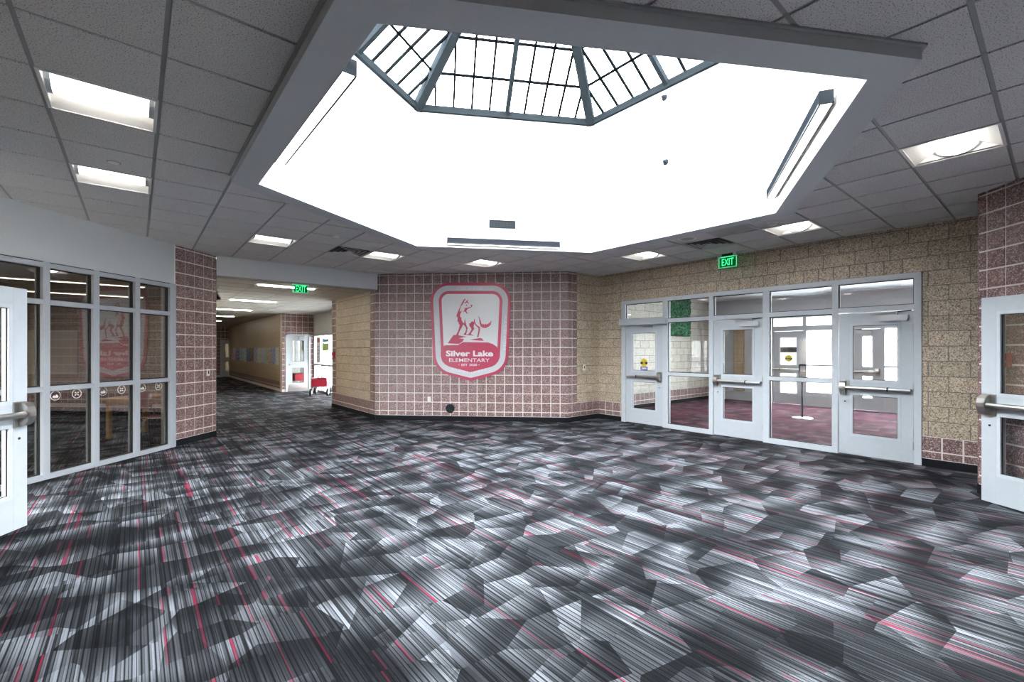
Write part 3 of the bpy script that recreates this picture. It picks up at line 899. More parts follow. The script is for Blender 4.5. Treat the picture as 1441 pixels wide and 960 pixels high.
rc = MB().slab([P(2.5, QS - .12), P(7.7, QS - .12), (XH0 - .1, 9.9), (XH0 - .1, 15.6), P(11.5, -9.0), P(11.5, -14.8), P(2.5, -14.8)], HALLC, HALLC + .12).build('ceiling_room', 'ceil_hall')
tag(rc, 'dim tile ceiling of the room behind the glazed wall', kind='structure')
for k in range(-9, 2):
    MB().box(.125 + GS * k * 2 - .012, .125 + GS * k * 2 + .012, 11.2, 17.0, HALLC - .004, HALLC + .001).build('grid_tee', 'tee', rc)
for i, y in enumerate((12.4, 14.9)):
    t = thing('linear_light', ['long slim light near the glazing in the dim room', 'long slim light near the back wall of the dim room'][i], 'light', (-1.6, y, HALLC), 0)
    MB().box(-1.8, 1.75, -.07, .07, -.03, .002).build('housing', 'white', t)
    MB().box(-1.78, 1.73, -.05, .05, -.036, -.029).build('lens', mat_emit('dim_lens', (1, .9, .72), 4.0), t)
for x, y in ((-.2, 10.1), (-1.5, 9.7), (-2.7, 9.1), (-3.6, 11.5), (-5.0, 11.0)):  # hidden above the glazing, added to brighten the dim room
    t = thing('fill_panel_light', 'unseen square fill panel added to light the dim room', 'light', (x, y, HALLC), 0, 'added fill panels of the dim room')
    f = MB()
    for q in rects_minus((-.3, .3, -.3, .3), [(-.27, .27, -.27, .27)]): f.box(q[0], q[1], q[2], q[3], -.012, .002)
    f.build('frame', 'white', t)
    MB().box(-.272, .272, -.272, .272, -.006, .0).build('lens', 'lens_fill', t)
wbd = at_plane(110, 464, P(PB, 0), (1 / S2, 1 / S2))
qw = (wbd.x - wbd.y) / S2
t = thing('whiteboard', 'blank cream whiteboard on the tan wall of the dim room', 'whiteboard', (*P(PB, 0), 0), R(-45))
MB().box(qw - 2.4, qw, -.012, .001, .90, 2.12).build('panel', 'board', t)
f = MB()
for q in rects_minus((qw - 2.42, qw + .02, .88, 2.14), [(qw - 2.4, qw, .90, 2.12)]): f.box(q[0], q[1], -.02, .001, q[2], q[3])
f.build('frame', 'alum', t)
# wooden table
t = thing('wooden_table', 'honey wood table standing behind the glazed wall', 'table', (-0.42, 10.76, 0), R(-45))
MB().box(-.06, .62, -.06, .84, .69, .725).build('table_top', 'wood', t, bevel=.006)
a_ = MB()
for q in ((0, .56, 0, .02), (0, .56, .76, .78), (0, .02, 0, .78), (.54, .56, 0, .78)): a_.box(*q, .60, .69)
a_.build('apron', 'wood', t)
for x in (0, .495):
    for y in (0, .715): MB().box(x, x + .065, y, y + .065, 0, .69).build('leg', 'wood', t, bevel=.005)
def chair(label, loc, rz):
    c = thing('school_chair', label, 'chair', loc, rz, 'maroon chairs in the dim room')
    seat = MB()
    n = 8
    vs = []; fs = []
    for j in range(n + 1):
        for i in range(n + 1):
            x = -.21 + .42 * i / n; y = -.20 + .40 * j / n
            z = .44 - .02 * math.cos(x * 7) + (.03 * ((y + .2) / .4) ** 2 - .02) - (.02 if j == 0 else 0)
            vs.append((x * (1 - .12 * abs(y) / .2), y, z))
    for j in range(n):
        for i in range(n):
            k = j * (n + 1) + i; fs.append((k, k + 1, k + n + 2, k + n + 1))
    top = len(vs)
    vs += [(x, y, z - .012) for x, y, z in vs]
    fs += [tuple(reversed([q + top for q in f])) for f in list(fs)]
    rim = [i for i in range(n + 1)] + [(j * (n + 1) + n) for j in range(1, n + 1)] + [n * (n + 1) + i for i in range(n - 1, -1, -1)] + [j * (n + 1) for j in range(n - 1, 0, -1)]
    for a, b in zip(rim, rim[1:] + rim[:1]): fs.append((a, a + top, b + top, b))
    seat.add(vs, fs).build('seat', 'red_plastic', c, smooth=True)
    bk = MB(); vs = []; fs = []
    for j in range(6):
        for i in range(9):
            x = -.20 + .40 * i / 8; z = .58 + .26 * j / 5
            vs.append((x * (1 - .15 * (j / 5) ** 3), .20 + .10 * (z - .44) + .8 * x * x * -.6 + .02, z))
    for j in range(5):
        for i in range(8):
            k = j * 9 + i; fs.append((k, k + 1, k + 10, k + 9))
    top = len(vs); vs += [(x, y + .012, z) for x, y, z in vs]
    fs += [tuple(reversed([q + top for q in f])) for f in list(fs)]
    rim = list(range(9)) + [j * 9 + 8 for j in range(1, 6)] + [45 + i for i in range(7, -1, -1)] + [j * 9 for j in range(4, 0, -1)]
    for a, b in zip(rim, rim[1:] + rim[:1]): fs.append((a, a + top, b + top, b))
    bk.add(vs, fs).build('backrest', 'red_plastic', c, smooth=True)
    for s in (-1, 1):
        MB().tube([(s * .16, -.14, .425), (s * .21, -.20, .012)], .012, 10).build('leg', 'chrome', c, smooth=True)
        MB().tube([(s * .16, .12, .425), (s * .21, .22, .012)], .012, 10).build('leg', 'chrome', c, smooth=True)
        MB().tube([(s * .16, -.15, .418), (s * .17, .16, .425), (s * .18, .235, .60), (s * .18, .262, .82)], .011, 10).build('side_frame', 'chrome', c, smooth=True)
        for y in (-.2, .22): MB().lathe([(.016, 0), (.016, .02)], 10, (s * .21, y, 0)).build('foot_cap', 'rubber', c)
    return c
chair('maroon plastic chair with chrome legs nearest the glass by the tiled pillar', (0.30, 9.90, 0), R(60))
chair('maroon plastic chair with chrome legs beside the wooden table', (0.68, 10.35, 0), R(60))

# ------------------------------------------------------------------ shield emblem on the back wall
sg = thing('shield_sign', 'large crimson and silver shield emblem with a standing wolf on the burgundy wall', 'sign', (*oc, 0), R(-45))
def wp(px, py):
    w = at_plane(px, py, oc, (1 / S2, 1 / S2))
    return ((w.x - w.y) / S2, w.z)
c4 = lambda x, y: wp(590 + x * 140 / 896, 390 + y * 150 / 960)
c8 = lambda x, y: wp(630 + x / 12, 410 + y / 12)
c7 = lambda x, y: wp(600 + x * 120 / 1441, 470 + y * 120 / 1441)
SH = [(96, 53), (834, 53), (797, 848), (465, 934), (133, 848)]
RAD = [165, 165, 190, 90, 190]
def inset(poly, d):
    n = len(poly); out = []
    for i in range(n):
        a, b, c = Vector(poly[i - 1]), Vector(poly[i]), Vector(poly[(i + 1) % n])
        d1, d2 = (b - a).normalized(), (c - b).normalized()
        n1, n2 = Vector((-d1.y, d1.x)), Vector((-d2.y, d2.x))
        # corner where the two shifted edges meet
        k = d / (1 + n1.dot(n2))
        out.append(b + (n1 + n2) * k)
    return out
def rounded(poly, rad, seg=9):
    n = len(poly); out = []
    for i in range(n):
        a, b, c = Vector(poly[i - 1]), Vector(poly[i]), Vector(poly[(i + 1) % n])
        u, v = (a - b).normalized(), (c - b).normalized()
        half = u.angle(v) / 2
        t = rad[i] / math.tan(half)
        t = min(t, (a - b).length * .48, (c - b).length * .48)
        r = t * math.tan(half)
        ce = b + (u + v).normalized() * (r / math.sin(half))
        s, e = b + u * t - ce, b + v * t - ce
        a0 = math.atan2(s.y, s.x); a1 = math.atan2(e.y, e.x)
        while a1 - a0 > math.pi: a1 -= 2 * math.pi
        while a1 - a0 < -math.pi: a1 += 2 * math.pi
        for k in range(seg + 1):
            an = a0 + (a1 - a0) * k / seg
            out.append((ce.x + r * math.cos(an), ce.y + r * math.sin(an)))
    return out
def shield_layer(name, d, y0, y1, mat):
    pl = rounded(inset(SH, d), [max(20, r - d) for r in RAD])
    return MB().plate([c4(*p) for p in pl], y0, y1).build(name, mat, sg)
shield_layer('backing_panel', 0, -.030, .001, 'shield_red')
ring = shield_layer('silver_band', 25, -.034, -.029, 'shield_grey')
shield_layer('inner_border', 75, -.038, -.033, 'shield_red')
fld = shield_layer('white_field', 101, -.041, -.037, 'shield_white')
# lower crimson ground under the wolf
base = [c7(*p) for p in [(252, 300), (290, 212), (330, 193), (540, 190), (625, 140), (1050, 145), (1130, 172), (1192, 215), (1222, 300), (1216, 400), (1190, 465), (1130, 522), (735, 634), (325, 516), (272, 455), (252, 375)]]
low = MB().plate(base, -.043, -.039).build('crimson_ground', 'shield_red', sg)
wolf = {
 'neck_and_foreleg': [(300,128),(280,142),(258,178),(238,218),(224,255),(200,300),(180,345),(160,400),(152,442),(172,425),(176,470),(172,512),(190,522),(196,556),(210,572),(200,620),(180,680),(148,738),(186,746),(200,692),(226,642),(250,602),(268,560),(283,550),(252,512),(236,472),(242,446),(222,442),(214,410),(226,370),(252,328),(226,342),(208,350),(216,302),(236,252),(256,226),(276,196),(290,168),(310,140)],
 'ear': [(352,145),(326,164),(304,190),(278,207),(312,206),(330,190),(346,206),(370,217),(352,190),(342,176)],
 'eye': [(314,228),(336,234),(332,248),(316,246)],
 'muzzle_and_throat': [(385,227),(427,235),(418,262),(402,274),(372,287),(350,294),(332,315),(322,330),(332,360),(358,386),(326,376),(305,352),(290,342),(268,360),(284,325),(300,300),(274,290),(320,284),(360,275),(400,262),(396,246)],
 'second_foreleg': [(301,458),(290,500),(284,546),(264,556),(300,592),(320,632),(305,690),(272,736),(312,742),(332,682),(336,638),(352,628),(330,600),(315,550),(304,510)],
 'hind_leg': [(440,508),(394,520),(400,540),(368,545),(375,590),(400,620),(410,640),(390,680),(355,728),(265,738),(447,750),(402,730),(402,706),(430,670),(457,630),(441,605),(450,570),(456,545)],
 'far_hind_leg': [(463,458),(446,500),(455,546),(480,582),(513,612),(528,632),(518,700),(501,776),(526,779),(541,700),(553,640),(549,605),(510,580),(481,550),(466,510)],
 'tail': [(518,412),(538,470),(543,530),(558,592),(600,620),(650,622),(700,597),(736,562),(736,540),(747,487),(724,520),(690,548),(655,566),(655,545),(625,566),(594,543),(600,566),(575,545),(560,490),(540,440)],
 'rock': [(105,742),(165,740),(332,772),(262,780),(192,797),(282,806),(256,852),(200,890),(8,880)],
 'rock_shelf': [(378,822),(550,789),(582,798),(616,839)]}
for nm, pts in wolf.items():
    MB().plate([c8(*p) for p in pts], -.044, -.040).build(nm, 'shield_red', fld)
def letters(s, cxy, h, w, mat, y, parent, rot=0.0, off=0.0, name='lettering'):
    a, z = cxy
    me = text_mesh(s, h / .70, M[mat], .001, off, 1.0, w)
    o = link(name, me, parent); o.location = (a, y, z); o.rotation_euler = (0, rot, 0)
    return o
pxm = 0.0159                                   # metres per photo pixel on this wall
letters('Silver Lake', c7(733, 330), 7.4 * pxm, 66.5 * pxm, 'shield_white', -.0445, low, off=.006)
letters('ELEMENTARY', c7(730, 443), 5.0 * pxm, 57 * pxm, 'shield_white', -.0445, low, off=.0008)
letters('EST', c7(650, 522), 3.0 * pxm, 8.6 * pxm, 'shield_white', -.0445, low, off=.001)
letters('2020', c7(796, 522), 3.0 * pxm, 11 * pxm, 'shield_white', -.0445, low, off=.001)
for px_ in (558, 895):
    a_, z_ = c7(px_, 522)
    MB().lathe([(.010, -.0445), (.010, -.042)], 10, (a_, 0, z_), 'y').build('dot', 'shield_white', low)
letters('COURAGE', wp(661.5, 406.6), 3.9 * pxm, 37 * pxm, 'shield_text', -.0355, ring)
aL, aR = wp(615.2, 468), wp(711, 468)
letters('CONFIDENCE', aL, 3.7 * pxm, 48 * pxm, 'shield_text', -.0355, ring, R(-90) - R(3.0))
letters('HONESTY', aR, 3.7 * pxm, 48 * pxm, 'shield_text', -.0355, ring, R(-90) + R(3.0))
cl, cr = wp(650, 521.8), wp(672, 521.8)
letters('COMM', wp(647.5, 521.6), 3.6 * pxm, 23 * pxm, 'shield_text', -.0355, ring, R(14.5))
letters('UNITY', wp(674.5, 521.9), 3.6 * pxm, 23 * pxm, 'shield_text', -.0355, ring, R(-14.5))

# ------------------------------------------------------------------ recessed lights
def troffer(label, k, j):
    x, y = cell(k, j)
    t = thing('recessed_light', label, 'light', (x + GS / 2, y + GS / 2, CEIL), 0, 'recessed square ceiling lights')
    h = GS / 2 - .006
    f = MB()
    for q in rects_minus((-h, h, -h, h), [(-h + .02, h - .02, -h + .02, h - .02)]): f.box(q[0], q[1], q[2], q[3], -.004, .012)
    f.build('frame', 'white', t)
    i = h - .02
    hs = MB()
    # sloping reflectors on both long sides, flat ends
    for s in (-1, 1):
        hs.add([(-i, s * i, 0), (i, s * i, 0), (i, s * .135, .085), (-i, s * .135, .085)], [(0, 1, 2, 3)])
        hs.add([(s * i, -i, 0), (s * i, i, 0), (s * i, i, .10), (s * i, -i, .10)], [(0, 1, 2, 3)])
    hs.add([(-i, -i, .10), (i, -i, .10), (i, i, .10), (-i, i, .10)], [(0, 1, 2, 3)])
    hs.build('reflector', 'plastic', t)
    ln = MB(); n = 10; vs = []; fs = []
    for q in range(n + 1):
        a = math.pi * q / n
        for xx in (-i + .03, i - .03): vs.append((xx, -.135 * math.cos(a), .085 - .078 * math.sin(a)))
    for q in range(n): fs.append((2 * q, 2 * q + 1, 2 * q + 3, 2 * q + 2))
    ln.add(vs, fs).build('lens', 'lens', t, smooth=True)
    for s in (-1, 1):
        e = MB(); vs = []; n2 = 8
        for q in range(n2 + 1):
            a = math.pi * q / n2; vs.append((-.14 * math.cos(a), .085 - .08 * math.sin(a)))
        xx = s * (i - .03)
        e.add([(xx, p[0], p[1]) for p in vs] + [(xx + s * .03, p[0] * 1.15, min(.085, p[1])) for p in vs],
              [(q, q + 1, q + 2 + n2, q + 1 + n2) for q in range(n2)])
        e.build('end_bracket', 'bead', t)
    return t
for (k, j), lab in LIGHTS.items(): troffer(lab, k, j)
# louvred diffusers
for n_, (k, j) in enumerate(sorted(VENTS)):
    x, y = cell(k, j)
    t = thing('air_diffuser', ['square louvred air diffuser before the white beam', 'square louvred air diffuser beside the green exit sign'][n_], 'vent', (x + GS / 2, y + GS / 2, CEIL))
    h = GS / 2 - .004
    MB().box(-h, h, -h, h, .016, .018).build('duct_back', 'gasket', t)
    for q, r in enumerate((h, h * .74, h * .5, h * .27)):
        f = MB()
        ir = r - .018
        zt = .0 - .0025 * q
        o = [(-r, -r, zt), (r, -r, zt), (r, r, zt), (-r, r, zt)]
        i2 = [(-ir, -ir, zt + .014), (ir, -ir, zt + .014), (ir, ir, zt + .014), (-ir, ir, zt + .014)]
        f.add(o + i2, [(a, (a + 1) % 4, (a + 1) % 4 + 4, a + 4) for a in range(4)])
        f.build('louvre_ring', 'closer', t)
    MB().box(-.04, .04, -.04, .04, .0, .02).build('centre_plate', 'closer', t)
x, y = cell(*GRILLE)
t = thing('return_grille', 'square perforated grille panel beside the ceiling speaker', 'vent', (x + GS / 2, y + GS / 2, CEIL))
MB().box(-.30, .30, -.30, .30, .0, .012).build('perforated_panel', 'perf', t)
f = MB()
for q in rects_minus((-.303, .303, -.303, .303), [(-.285, .285, -.285, .285)]): f.box(q[0], q[1], q[2], q[3], -.004, .012)
f.build('frame', 'closer', t)
t = thing('ceiling_speaker', 'round ceiling speaker next to the louvred diffuser', 'speaker', (6.53, 3.68, CEIL))
MB().lathe([(.13, 0), (.135, -.005), (.115, -.009), (.11, -.006)], 28).build('rim', 'white', t, smooth=True)
MB().lathe([(.112, -.0055), (.06, -.0075), (.001, -.008)], 28).build('grille', 'perf', t, smooth=True)
for nm, lab, cat, x, y, r, hgt in [
        ('smoke_detector', 'small white smoke detector before the louvred diffuser by the beam', 'detector', 2.28, 6.855, .055, .04),
        ('smoke_detector', 'small white smoke detector at the skylight corner by the entrance wall', 'detector', 6.576, 2.483, .06, .045),
        ('sprinkler_cover', 'flat round cover plate between two recessed lights', 'sprinkler', -.16, 5.514, .045, .006),
        ('sprinkler_cover', 'flat round cover plate under the far light by the tan corner', 'sprinkler', 7.55, 5.35, .045, .006),
        ('sprinkler_cover', 'flat round cover plate near the right end of the entrance wall', 'sprinkler', 7.78, 2.07, .05, .006)]:
    t = thing(nm, lab, cat, (x, y, CEIL))
    if hgt > .02:
        MB().lathe([(r * 1.1, .001), (r * 1.1, -.010), (r, -.012), (r * .9, -hgt * .7), (r * .6, -hgt), (.001, -hgt)], 20).build('body', 'plastic', t, smooth=True)
        MB().lathe([(r * .93, -hgt * .45), (r * .95, -hgt * .58)], 20).build('vent_ring', 'dark_metal', t)
    else:
        MB().lathe([(r, .001), (r, -.004), (r * .9, -hgt), (.001, -hgt)], 20).build('plate', 'plastic', t, smooth=True)
        MB().lathe([(r * 1.12, .001), (r * 1.12, -.002)], 20).build('gap_ring', 'dark_metal', t)

# linear lights on the shaft walls
def well_light(label, a, b, z0=3.245, h=.095, d=.11):
    a, b = Vector(a), Vector(b)
    rz = math.atan2(b.y - a.y, b.x - a.x)
    t = thing('linear_wall_light', label, 'light', (a.x, a.y, z0), rz)
    L = (b - a).length
    s = MB().box(0, L, -d, -.02, .012, h).build('housing', 'fixture', t)
    MB().box(-.006, .001, -d - .001, -.019, 0, h + .001).build('end_cap', 'cap', t)
    MB().box(L - .001, L + .006, -d - .001, -.019, 0, h + .001).build('end_cap', 'cap', t)
    MB().box(.006, L - .006, -d + .008, -.03, 0, .0125).build('lens', 'lens', t)
    for y_ in (-d - .002, -.026):
        MB().box(.001, L - .001, y_, y_ + .012, -.004, .014).build('edge_trim', 'gasket', t)
    MB().box(.2, .3, -.022, .001, .02, h - .02).build('wall_bracket', 'fixture', t)
    MB().box(L - .3, L - .2, -.022, .001, .02, h - .02).build('wall_bracket', 'fixture', t)
I = [Vector(p) for p in INN]
mid = lambda a, b, t: a + (b - a) * t
well_light('slim grey linear light low on the shaft wall above the shield emblem', mid(I[0], I[1], .165), mid(I[0], I[1], .80))
well_light('slim grey linear light on the shaft wall by the entrance side', mid(I[2], I[3], .03), mid(I[2], I[3], .80), 3.36, .10)
well_light('slim linear light on the shaft wall above the glazed wall side', mid(I[4], I[5], .20), mid(I[4], I[5], .80))
# grille and sprinklers on the shaft
dd = (I[1] - I[0]).normalized()
t = thing('wall_grille', 'small grey louvred grille on the white shaft wall', 'vent', (I[0].x + dd.x * 1.138, I[0].y + dd.y * 1.138, 3.545), math.atan2(dd.y, dd.x))
f = MB()
for q in rects_minus((0, .43, 0, .13), [(.015, .415, .012, .118)]): f.box(q[0], q[1], -.012, .001, q[2], q[3])
f.build('frame', 'fixture', t)
MB().box(.01, .42, -.002, .001, .01, .12).build('back_plate', 'dark_metal', t)
for q in range(6): MB().box(.012, .418, -.010, -.003, .018 + q * .018, .025 + q * .018).build('louvre', 'fixture', t)
for q in range(7): MB().box(.06 + q * .052, .064 + q * .052, -.011, -.002, .012, .118).build('cross_bar', 'fixture', t)
for i, (y, z) in enumerate(((3.66, 5.21), (3.64, 4.275))):
    t = thing('wall_sprinkler', ['small sprinkler head high under the skylight ring', 'small sprinkler head halfway up the white shaft wall'][i], 'sprinkler', (I[1].x, y, z), R(90))
    MB().lathe([(.045, .001), (.042, .008), (.018, .014), (.012, .016)], 18, axis='y').build('escutcheon', 'cap', t, smooth=True)
    MB().tube([(0, .012, 0), (0, .055, 0)], .010, 10).build('nozzle', 'fixture', t, smooth=True)
    MB().lathe([(.02, .055), (.02, .058)], 14, axis='y').build('deflector', 'fixture', t)

# ------------------------------------------------------------------ exit signs
def exit_sign(label, loc, rz, drop=.05, w=.315, h=.19):
    t = thing('exit_sign', label, 'sign', loc, rz)
    c = MB().box(-w / 2 - .01, w / 2 + .01, -.035, .035, -drop, .001).build('canopy', 'closer', t, bevel=.004)
    MB().box(-w / 2 + .07, w / 2 - .05, -.036, -.03, -drop + .005, -.008).build('canopy_slot', 'gasket', c)
    p = MB().box(-w / 2, w / 2, -.004, .004, -drop - h, -drop + .01).build('acrylic_panel', 'acrylic', t)
    MB().box(-w / 2 + .03, w / 2 - .02, -.0058, -.0042, -drop - h + .012, -drop - .004).build('green_face', 'exit_back', p)
    f = MB()
    for q in rects_minus((-w / 2, w / 2, -drop - h, -drop), [(-w / 2 + .005, w / 2 - .005, -drop - h + .005, -drop - .0)]): f.box(q[0], q[1], -.005, .005, q[2], q[3])
    f.build('lit_edge', 'green_letters', p)
    me = text_mesh('EXIT', .175, M['green_letters'], .0015, .002, 1.0, w * .66)
    o = link('letters', me, p); o.location = (.006, -.0085, -drop - h / 2)
    s = MB().box(-w / 2 + .03, w / 2 - .03, -.006, .006, -drop - .012, -drop - .002).build('led_strip', 'green_letters', p)
    return t
exit_sign('green lit EXIT sign hanging before the tan block wall above the doors', (8.08, 3.79, CEIL), R(-90), .055)
exit_sign('green lit EXIT sign hanging in the mouth of the hall', (2.60, 9.98, HALLC), 0, .02, .30, .16)

# ------------------------------------------------------------------ small wall things
def wall_plate(label, cat, loc, rz, w=.075, h=.12, kind='switch'):
    t = thing('wall_plate', label, cat, loc, rz)
    MB().box(-w / 2, w / 2, -.006, .001, -h / 2, h / 2).build('cover_plate', 'plastic', t, bevel=.002)
    if kind == 'switch':
        MB().box(-.010, .010, -.012, -.005, -.03, .03).build('rocker', 'dark_metal', t)
    else:
        for z in (-.025, .025):
            f = MB().lathe([(.016, -.008), (.016, -.005)], 14, (0, 0, z), 'y').build('socket', 'plastic', t)
            MB().box(-.006, -.003, -.0086, -.007, z - .006, z + .006).box(.003, .006, -.0086, -.007, z - .006, z + .006).build('slots', 'gasket', f)
w = at_plane(293, 524, (0, 8.72), (-1 / S2, 1 / S2))
wall_plate('white switch plate with dark rocker on the tiled pillar', 'switch', (w.x, w.y, w.z), R(45))
w = at_plane(822, 517, (0, YS), (0, 1))
wall_plate('grey switch plate on the short tan block wall', 'switch', (w.x, w.y, w.z), 0, .075, .13)
w = at_plane(604, 562, oc, (1, 1))
wall_plate('white outlet low on the burgundy wall under the shield', 'outlet', (w.x, w.y, w.z), R(-45), kind='outlet')
w = at_plane(633.5, 575, oc, (1, 1))
t = thing('round_wall_cover', 'round dark ribbed cover low on the burgundy wall', 'wall cover', (w.x, w.y, w.z), R(-45))
MB().lathe([(.098, .001), (.098, -.012), (.085, -.018), (.001, -.018)], 28, axis='y').build('disc', 'fixture', t, smooth=True)
for k in range(6):
    a = R(60 * k + 12)
    MB().bar((.02 * math.cos(a), -.019, .02 * math.sin(a)), (.084 * math.cos(a), -.019, .084 * math.sin(a)), .008, .006, up=(0, 1, 0)).build('rib', 'dark_metal', t)
MB().lathe([(.018, -.017), (.014, -.026), (.001, -.026)], 14, axis='y').build('hub', 'fixture', t, smooth=True)
w = at_plane(1418, 507, orr, (1 / S2, -1 / S2))
t = thing('fire_alarm_pull', 'small red fire alarm box on the burgundy wall behind the open door', 'fire alarm', (w.x, w.y, w.z), R(-135))
MB().box(-.05, .05, -.045, .001, -.07, .07).build('box', 'red_paint', t, bevel=.006)
MB().box(-.032, .032, -.05, -.044, -.03, .0).build('pull_handle', 'plastic', t)
w = at_plane(470.5, 500, (XH1, 0), (1, 0))
t = thing('fire_alarm_horn', 'small red and white alarm box on the burgundy edge in the hall', 'fire alarm', (w.x, w.y, w.z), R(-90))
MB().box(-.07, .07, -.05, .001, -.09, .09).build('box', 'red_paint', t, bevel=.006)
MB().box(-.05, .05, -.06, -.049, -.075, -.01).build('strobe', 'plastic', t)
# sticker on the first door
t = thing('door_sticker', 'yellow round sticker over a blue strip on the entrance door glass', 'sticker', (XD, 0, 0), R(-90))
sx, sz = -5.645, 1.275
MB().lathe([(.085, .0165), (.085, .0175)], 28, (sx, 0, sz + .03), 'y').build('yellow_disc', 'yellow', t)
MB().box(sx - .085, sx + .085, .0155, .0168, sz + .0, sz + .045).build('dark_band', 'black', t)
MB().lathe([(.03, .0145), (.03, .0154)], 20, (sx, 0, sz + .025), 'y').build('face_mark', 'wood', t)
MB().box(sx - .085, sx + .085, .0160, .0172, sz - .125, sz - .055).build('blue_strip', 'blue', t)
for q in range(4): MB().box(sx - .06 + q * .032, sx - .035 + q * .032, .0150, .0162, sz - .11, sz - .07).build('pale_mark', 'plastic', t)

# ------------------------------------------------------------------ hall: lights, artwork, doors, wagon
for i, y in enumerate((10.5, 14.1, 17.6, 21.2, 24.8, 28.4)):
    lab = ['slim hall ceiling light behind the hanging exit sign', 'slim hall ceiling light, second one into the hall', 'slim hall ceiling light, third one into the hall',
           'slim hall ceiling light, fourth one into the hall', 'slim hall ceiling light, fifth one into the hall', 'slim hall ceiling light by the end wall'][i]
    t = thing('hall_light', lab, 'light', (2.47, y, HALLC), 0, 'slim hall ceiling lights')
    MB().box(-.60, .60, -.14, .14, -.012, .002).build('housing', 'white', t)
    MB().box(-.55, .55, -.065, .065, -.030, -.011).build('lens', 'lens_hall', t, bevel=.008)
cols = [(.75, .62, .70), (.05, .05, .09), (.55, .62, .66), (.30, .42, .38), (.22, .30, .38), (.10, .11, .10), (.62, .60, .74), (.74, .78, .70), (.42, .46, .66), (.62, .68, .62), (.70, .60, .55), (.12, .20, .48), (.78, .78, .74)]
accs = [(.3, .1, .3), (.6, .6, .7), (.1, .3, .3), (.7, .8, .75), (.1, .1, .3), (.4, .3, .2), (.2, .2, .5), (.3, .5, .2), (.7, .7, .8), (.15, .3, .2), (.2, .1, .1), (.5, .6, .8), (.3, .4, .6)]
artlab = ['pink', 'black', 'pale grey', 'teal', 'slate blue', 'near black', 'lilac', 'pale green', 'violet blue', 'mint', 'salmon', 'deep blue', 'white']
pa = at_plane(327, 500, (XH1, 0), (1, 0)).y; pb_ = at_plane(392.5, 500, (XH1, 0), (1, 0)).y
for i in range(13):
    u0 = 327 + (392.5 - 327) * i / 13; u1 = 327 + (392.5 - 327) * (i + .92) / 13
    y0 = at_plane(u0, 500, (XH1, 0), (1, 0)).y; y1 = at_plane(u1, 500, (XH1, 0), (1, 0)).y
    ac = NT('artwork_paint'); nz = ac.n('TexNoise', Vector=ac.pos(), Scale=7.0 + i, Detail=3.0)
    ac.bsdf(ac.ramp(nz.outputs[0], [(.42, cols[i]), (.5, accs[i]), (.6, cols[i])]), .8)
    zb = .98 + .03 * (i % 3)
    t = thing('artwork_sheet', artlab[i] + ' painted sheet in the row of artwork on the hall wall', 'artwork', (XH1, y0, zb), R(-90), 'artwork row on the hall wall')
    hh = 1.66 - zb; ww = y0 - y1
    MB().box(0, ww, -.008, 0, 0, hh).build('paper', ac.m, t)
    MB().box(ww / 2 - .02, ww / 2 + .02, -.011, -.007, hh - .03, hh + .005).build('tape', 'plastic', t)
d7 = door_leaf('door_7', 'white hall door with two panes beside the red wagon', (4.352, YE + .02), 0, .756, 'L', bar=False, lever=True, kick=True, closer=True, glass='glass_dim')
d8 = door_leaf('door_8', 'white door at the far end of the hall', (3.79, 31.02), 0, .70, 'L', bar=False, lever=True, closer=False, glass='glass_dim')
for nm, x0, x1, y in (('window_6', 4.34, 5.12, YE), ('window_7', 3.78, 4.56, 31.0)):
    f = struct(nm, 'white steel door frame in the hall', (0, y), 0)
    for q in ((x0 - .05, x0 + .01, 0, 2.17), (x1 - .01, x1 + .05, 0, 2.17), (x0 - .05, x1 + .05, 2.115, 2.17)):
        MB().box(q[0], q[1], -.015, .10, q[2], q[3]).build('jamb', 'frame', f)
# dim backs behind these doors
for nm, q in (('wall_behind_hall_door', (4.33, 5.5, YE + 1.2, YE + 1.3)), ('wall_behind_end_door', (3.4, 4.4, 31.25, 31.35))):
    tag(MB().box(*q, 0, HALLC + .1).build(nm, 'tan_far'), 'tan wall seen through the door panes', kind='structure')
tag(MB().box(5.4, 5.5, YE, YE + 1.3, 0, HALLC + .1).build('wall_closet_side', 'tan_far'), 'side wall behind the hall door', kind='structure')
# alcove glazing (local x = -Y)
XA = 5.30
win8 = struct('window_8', 'bright glazed entry of the hall alcove', (XA, 0), R(-90))
MB().box(-YE, -12.88, 0, .14, 2.17, HALLC + .1).build('header_board', 'gyp', win8)
ys = [YE - .02, 17.55, 16.75, 15.9, 15.0, 14.1, 13.2, 12.9]
for y in ys: MB().box(-y, -y + .06, -.02, .10, 0, 2.17).build('mullion', 'alum', win8)
for a, b in zip(ys, ys[1:]):
    for z0, z1 in ((0, .07), (.98, 1.04), (2.11, 2.17)):
        MB().box(-a + .06, -b, -.018, .098, z0, z1).build('cross_rail', 'alum', win8)
    for z0, z1 in ((.07, .98), (1.04, 2.11)):
        MB().box(-a + .06, -b, .03, .038, z0, z1).build('pane', 'glass', win8)
tag(MB().box(XH1 + .1, XA + .1, 12.6, 12.88, 0, HALLC + .1).build('wall_alcove_near', 'burg'), 'near side wall of the entry alcove', kind='structure')
t = thing('window_poster', 'white paper strip with a red mark on the alcove glazing', 'poster', (XA, 0, 0), R(-90))
MB().box(-18.2, -17.75, .02, .028, 1.1, 2.05).build('paper', 'plastic', t)
MB().box(-18.1, -17.8, .016, .021, 1.86, 2.02).build('red_mark', 'red_paint', t)
for q in range(5): MB().box(-18.02, -17.95, .016, .021, 1.15 + q * .13, 1.2 + q * .13).build('dark_mark', 'black', t)
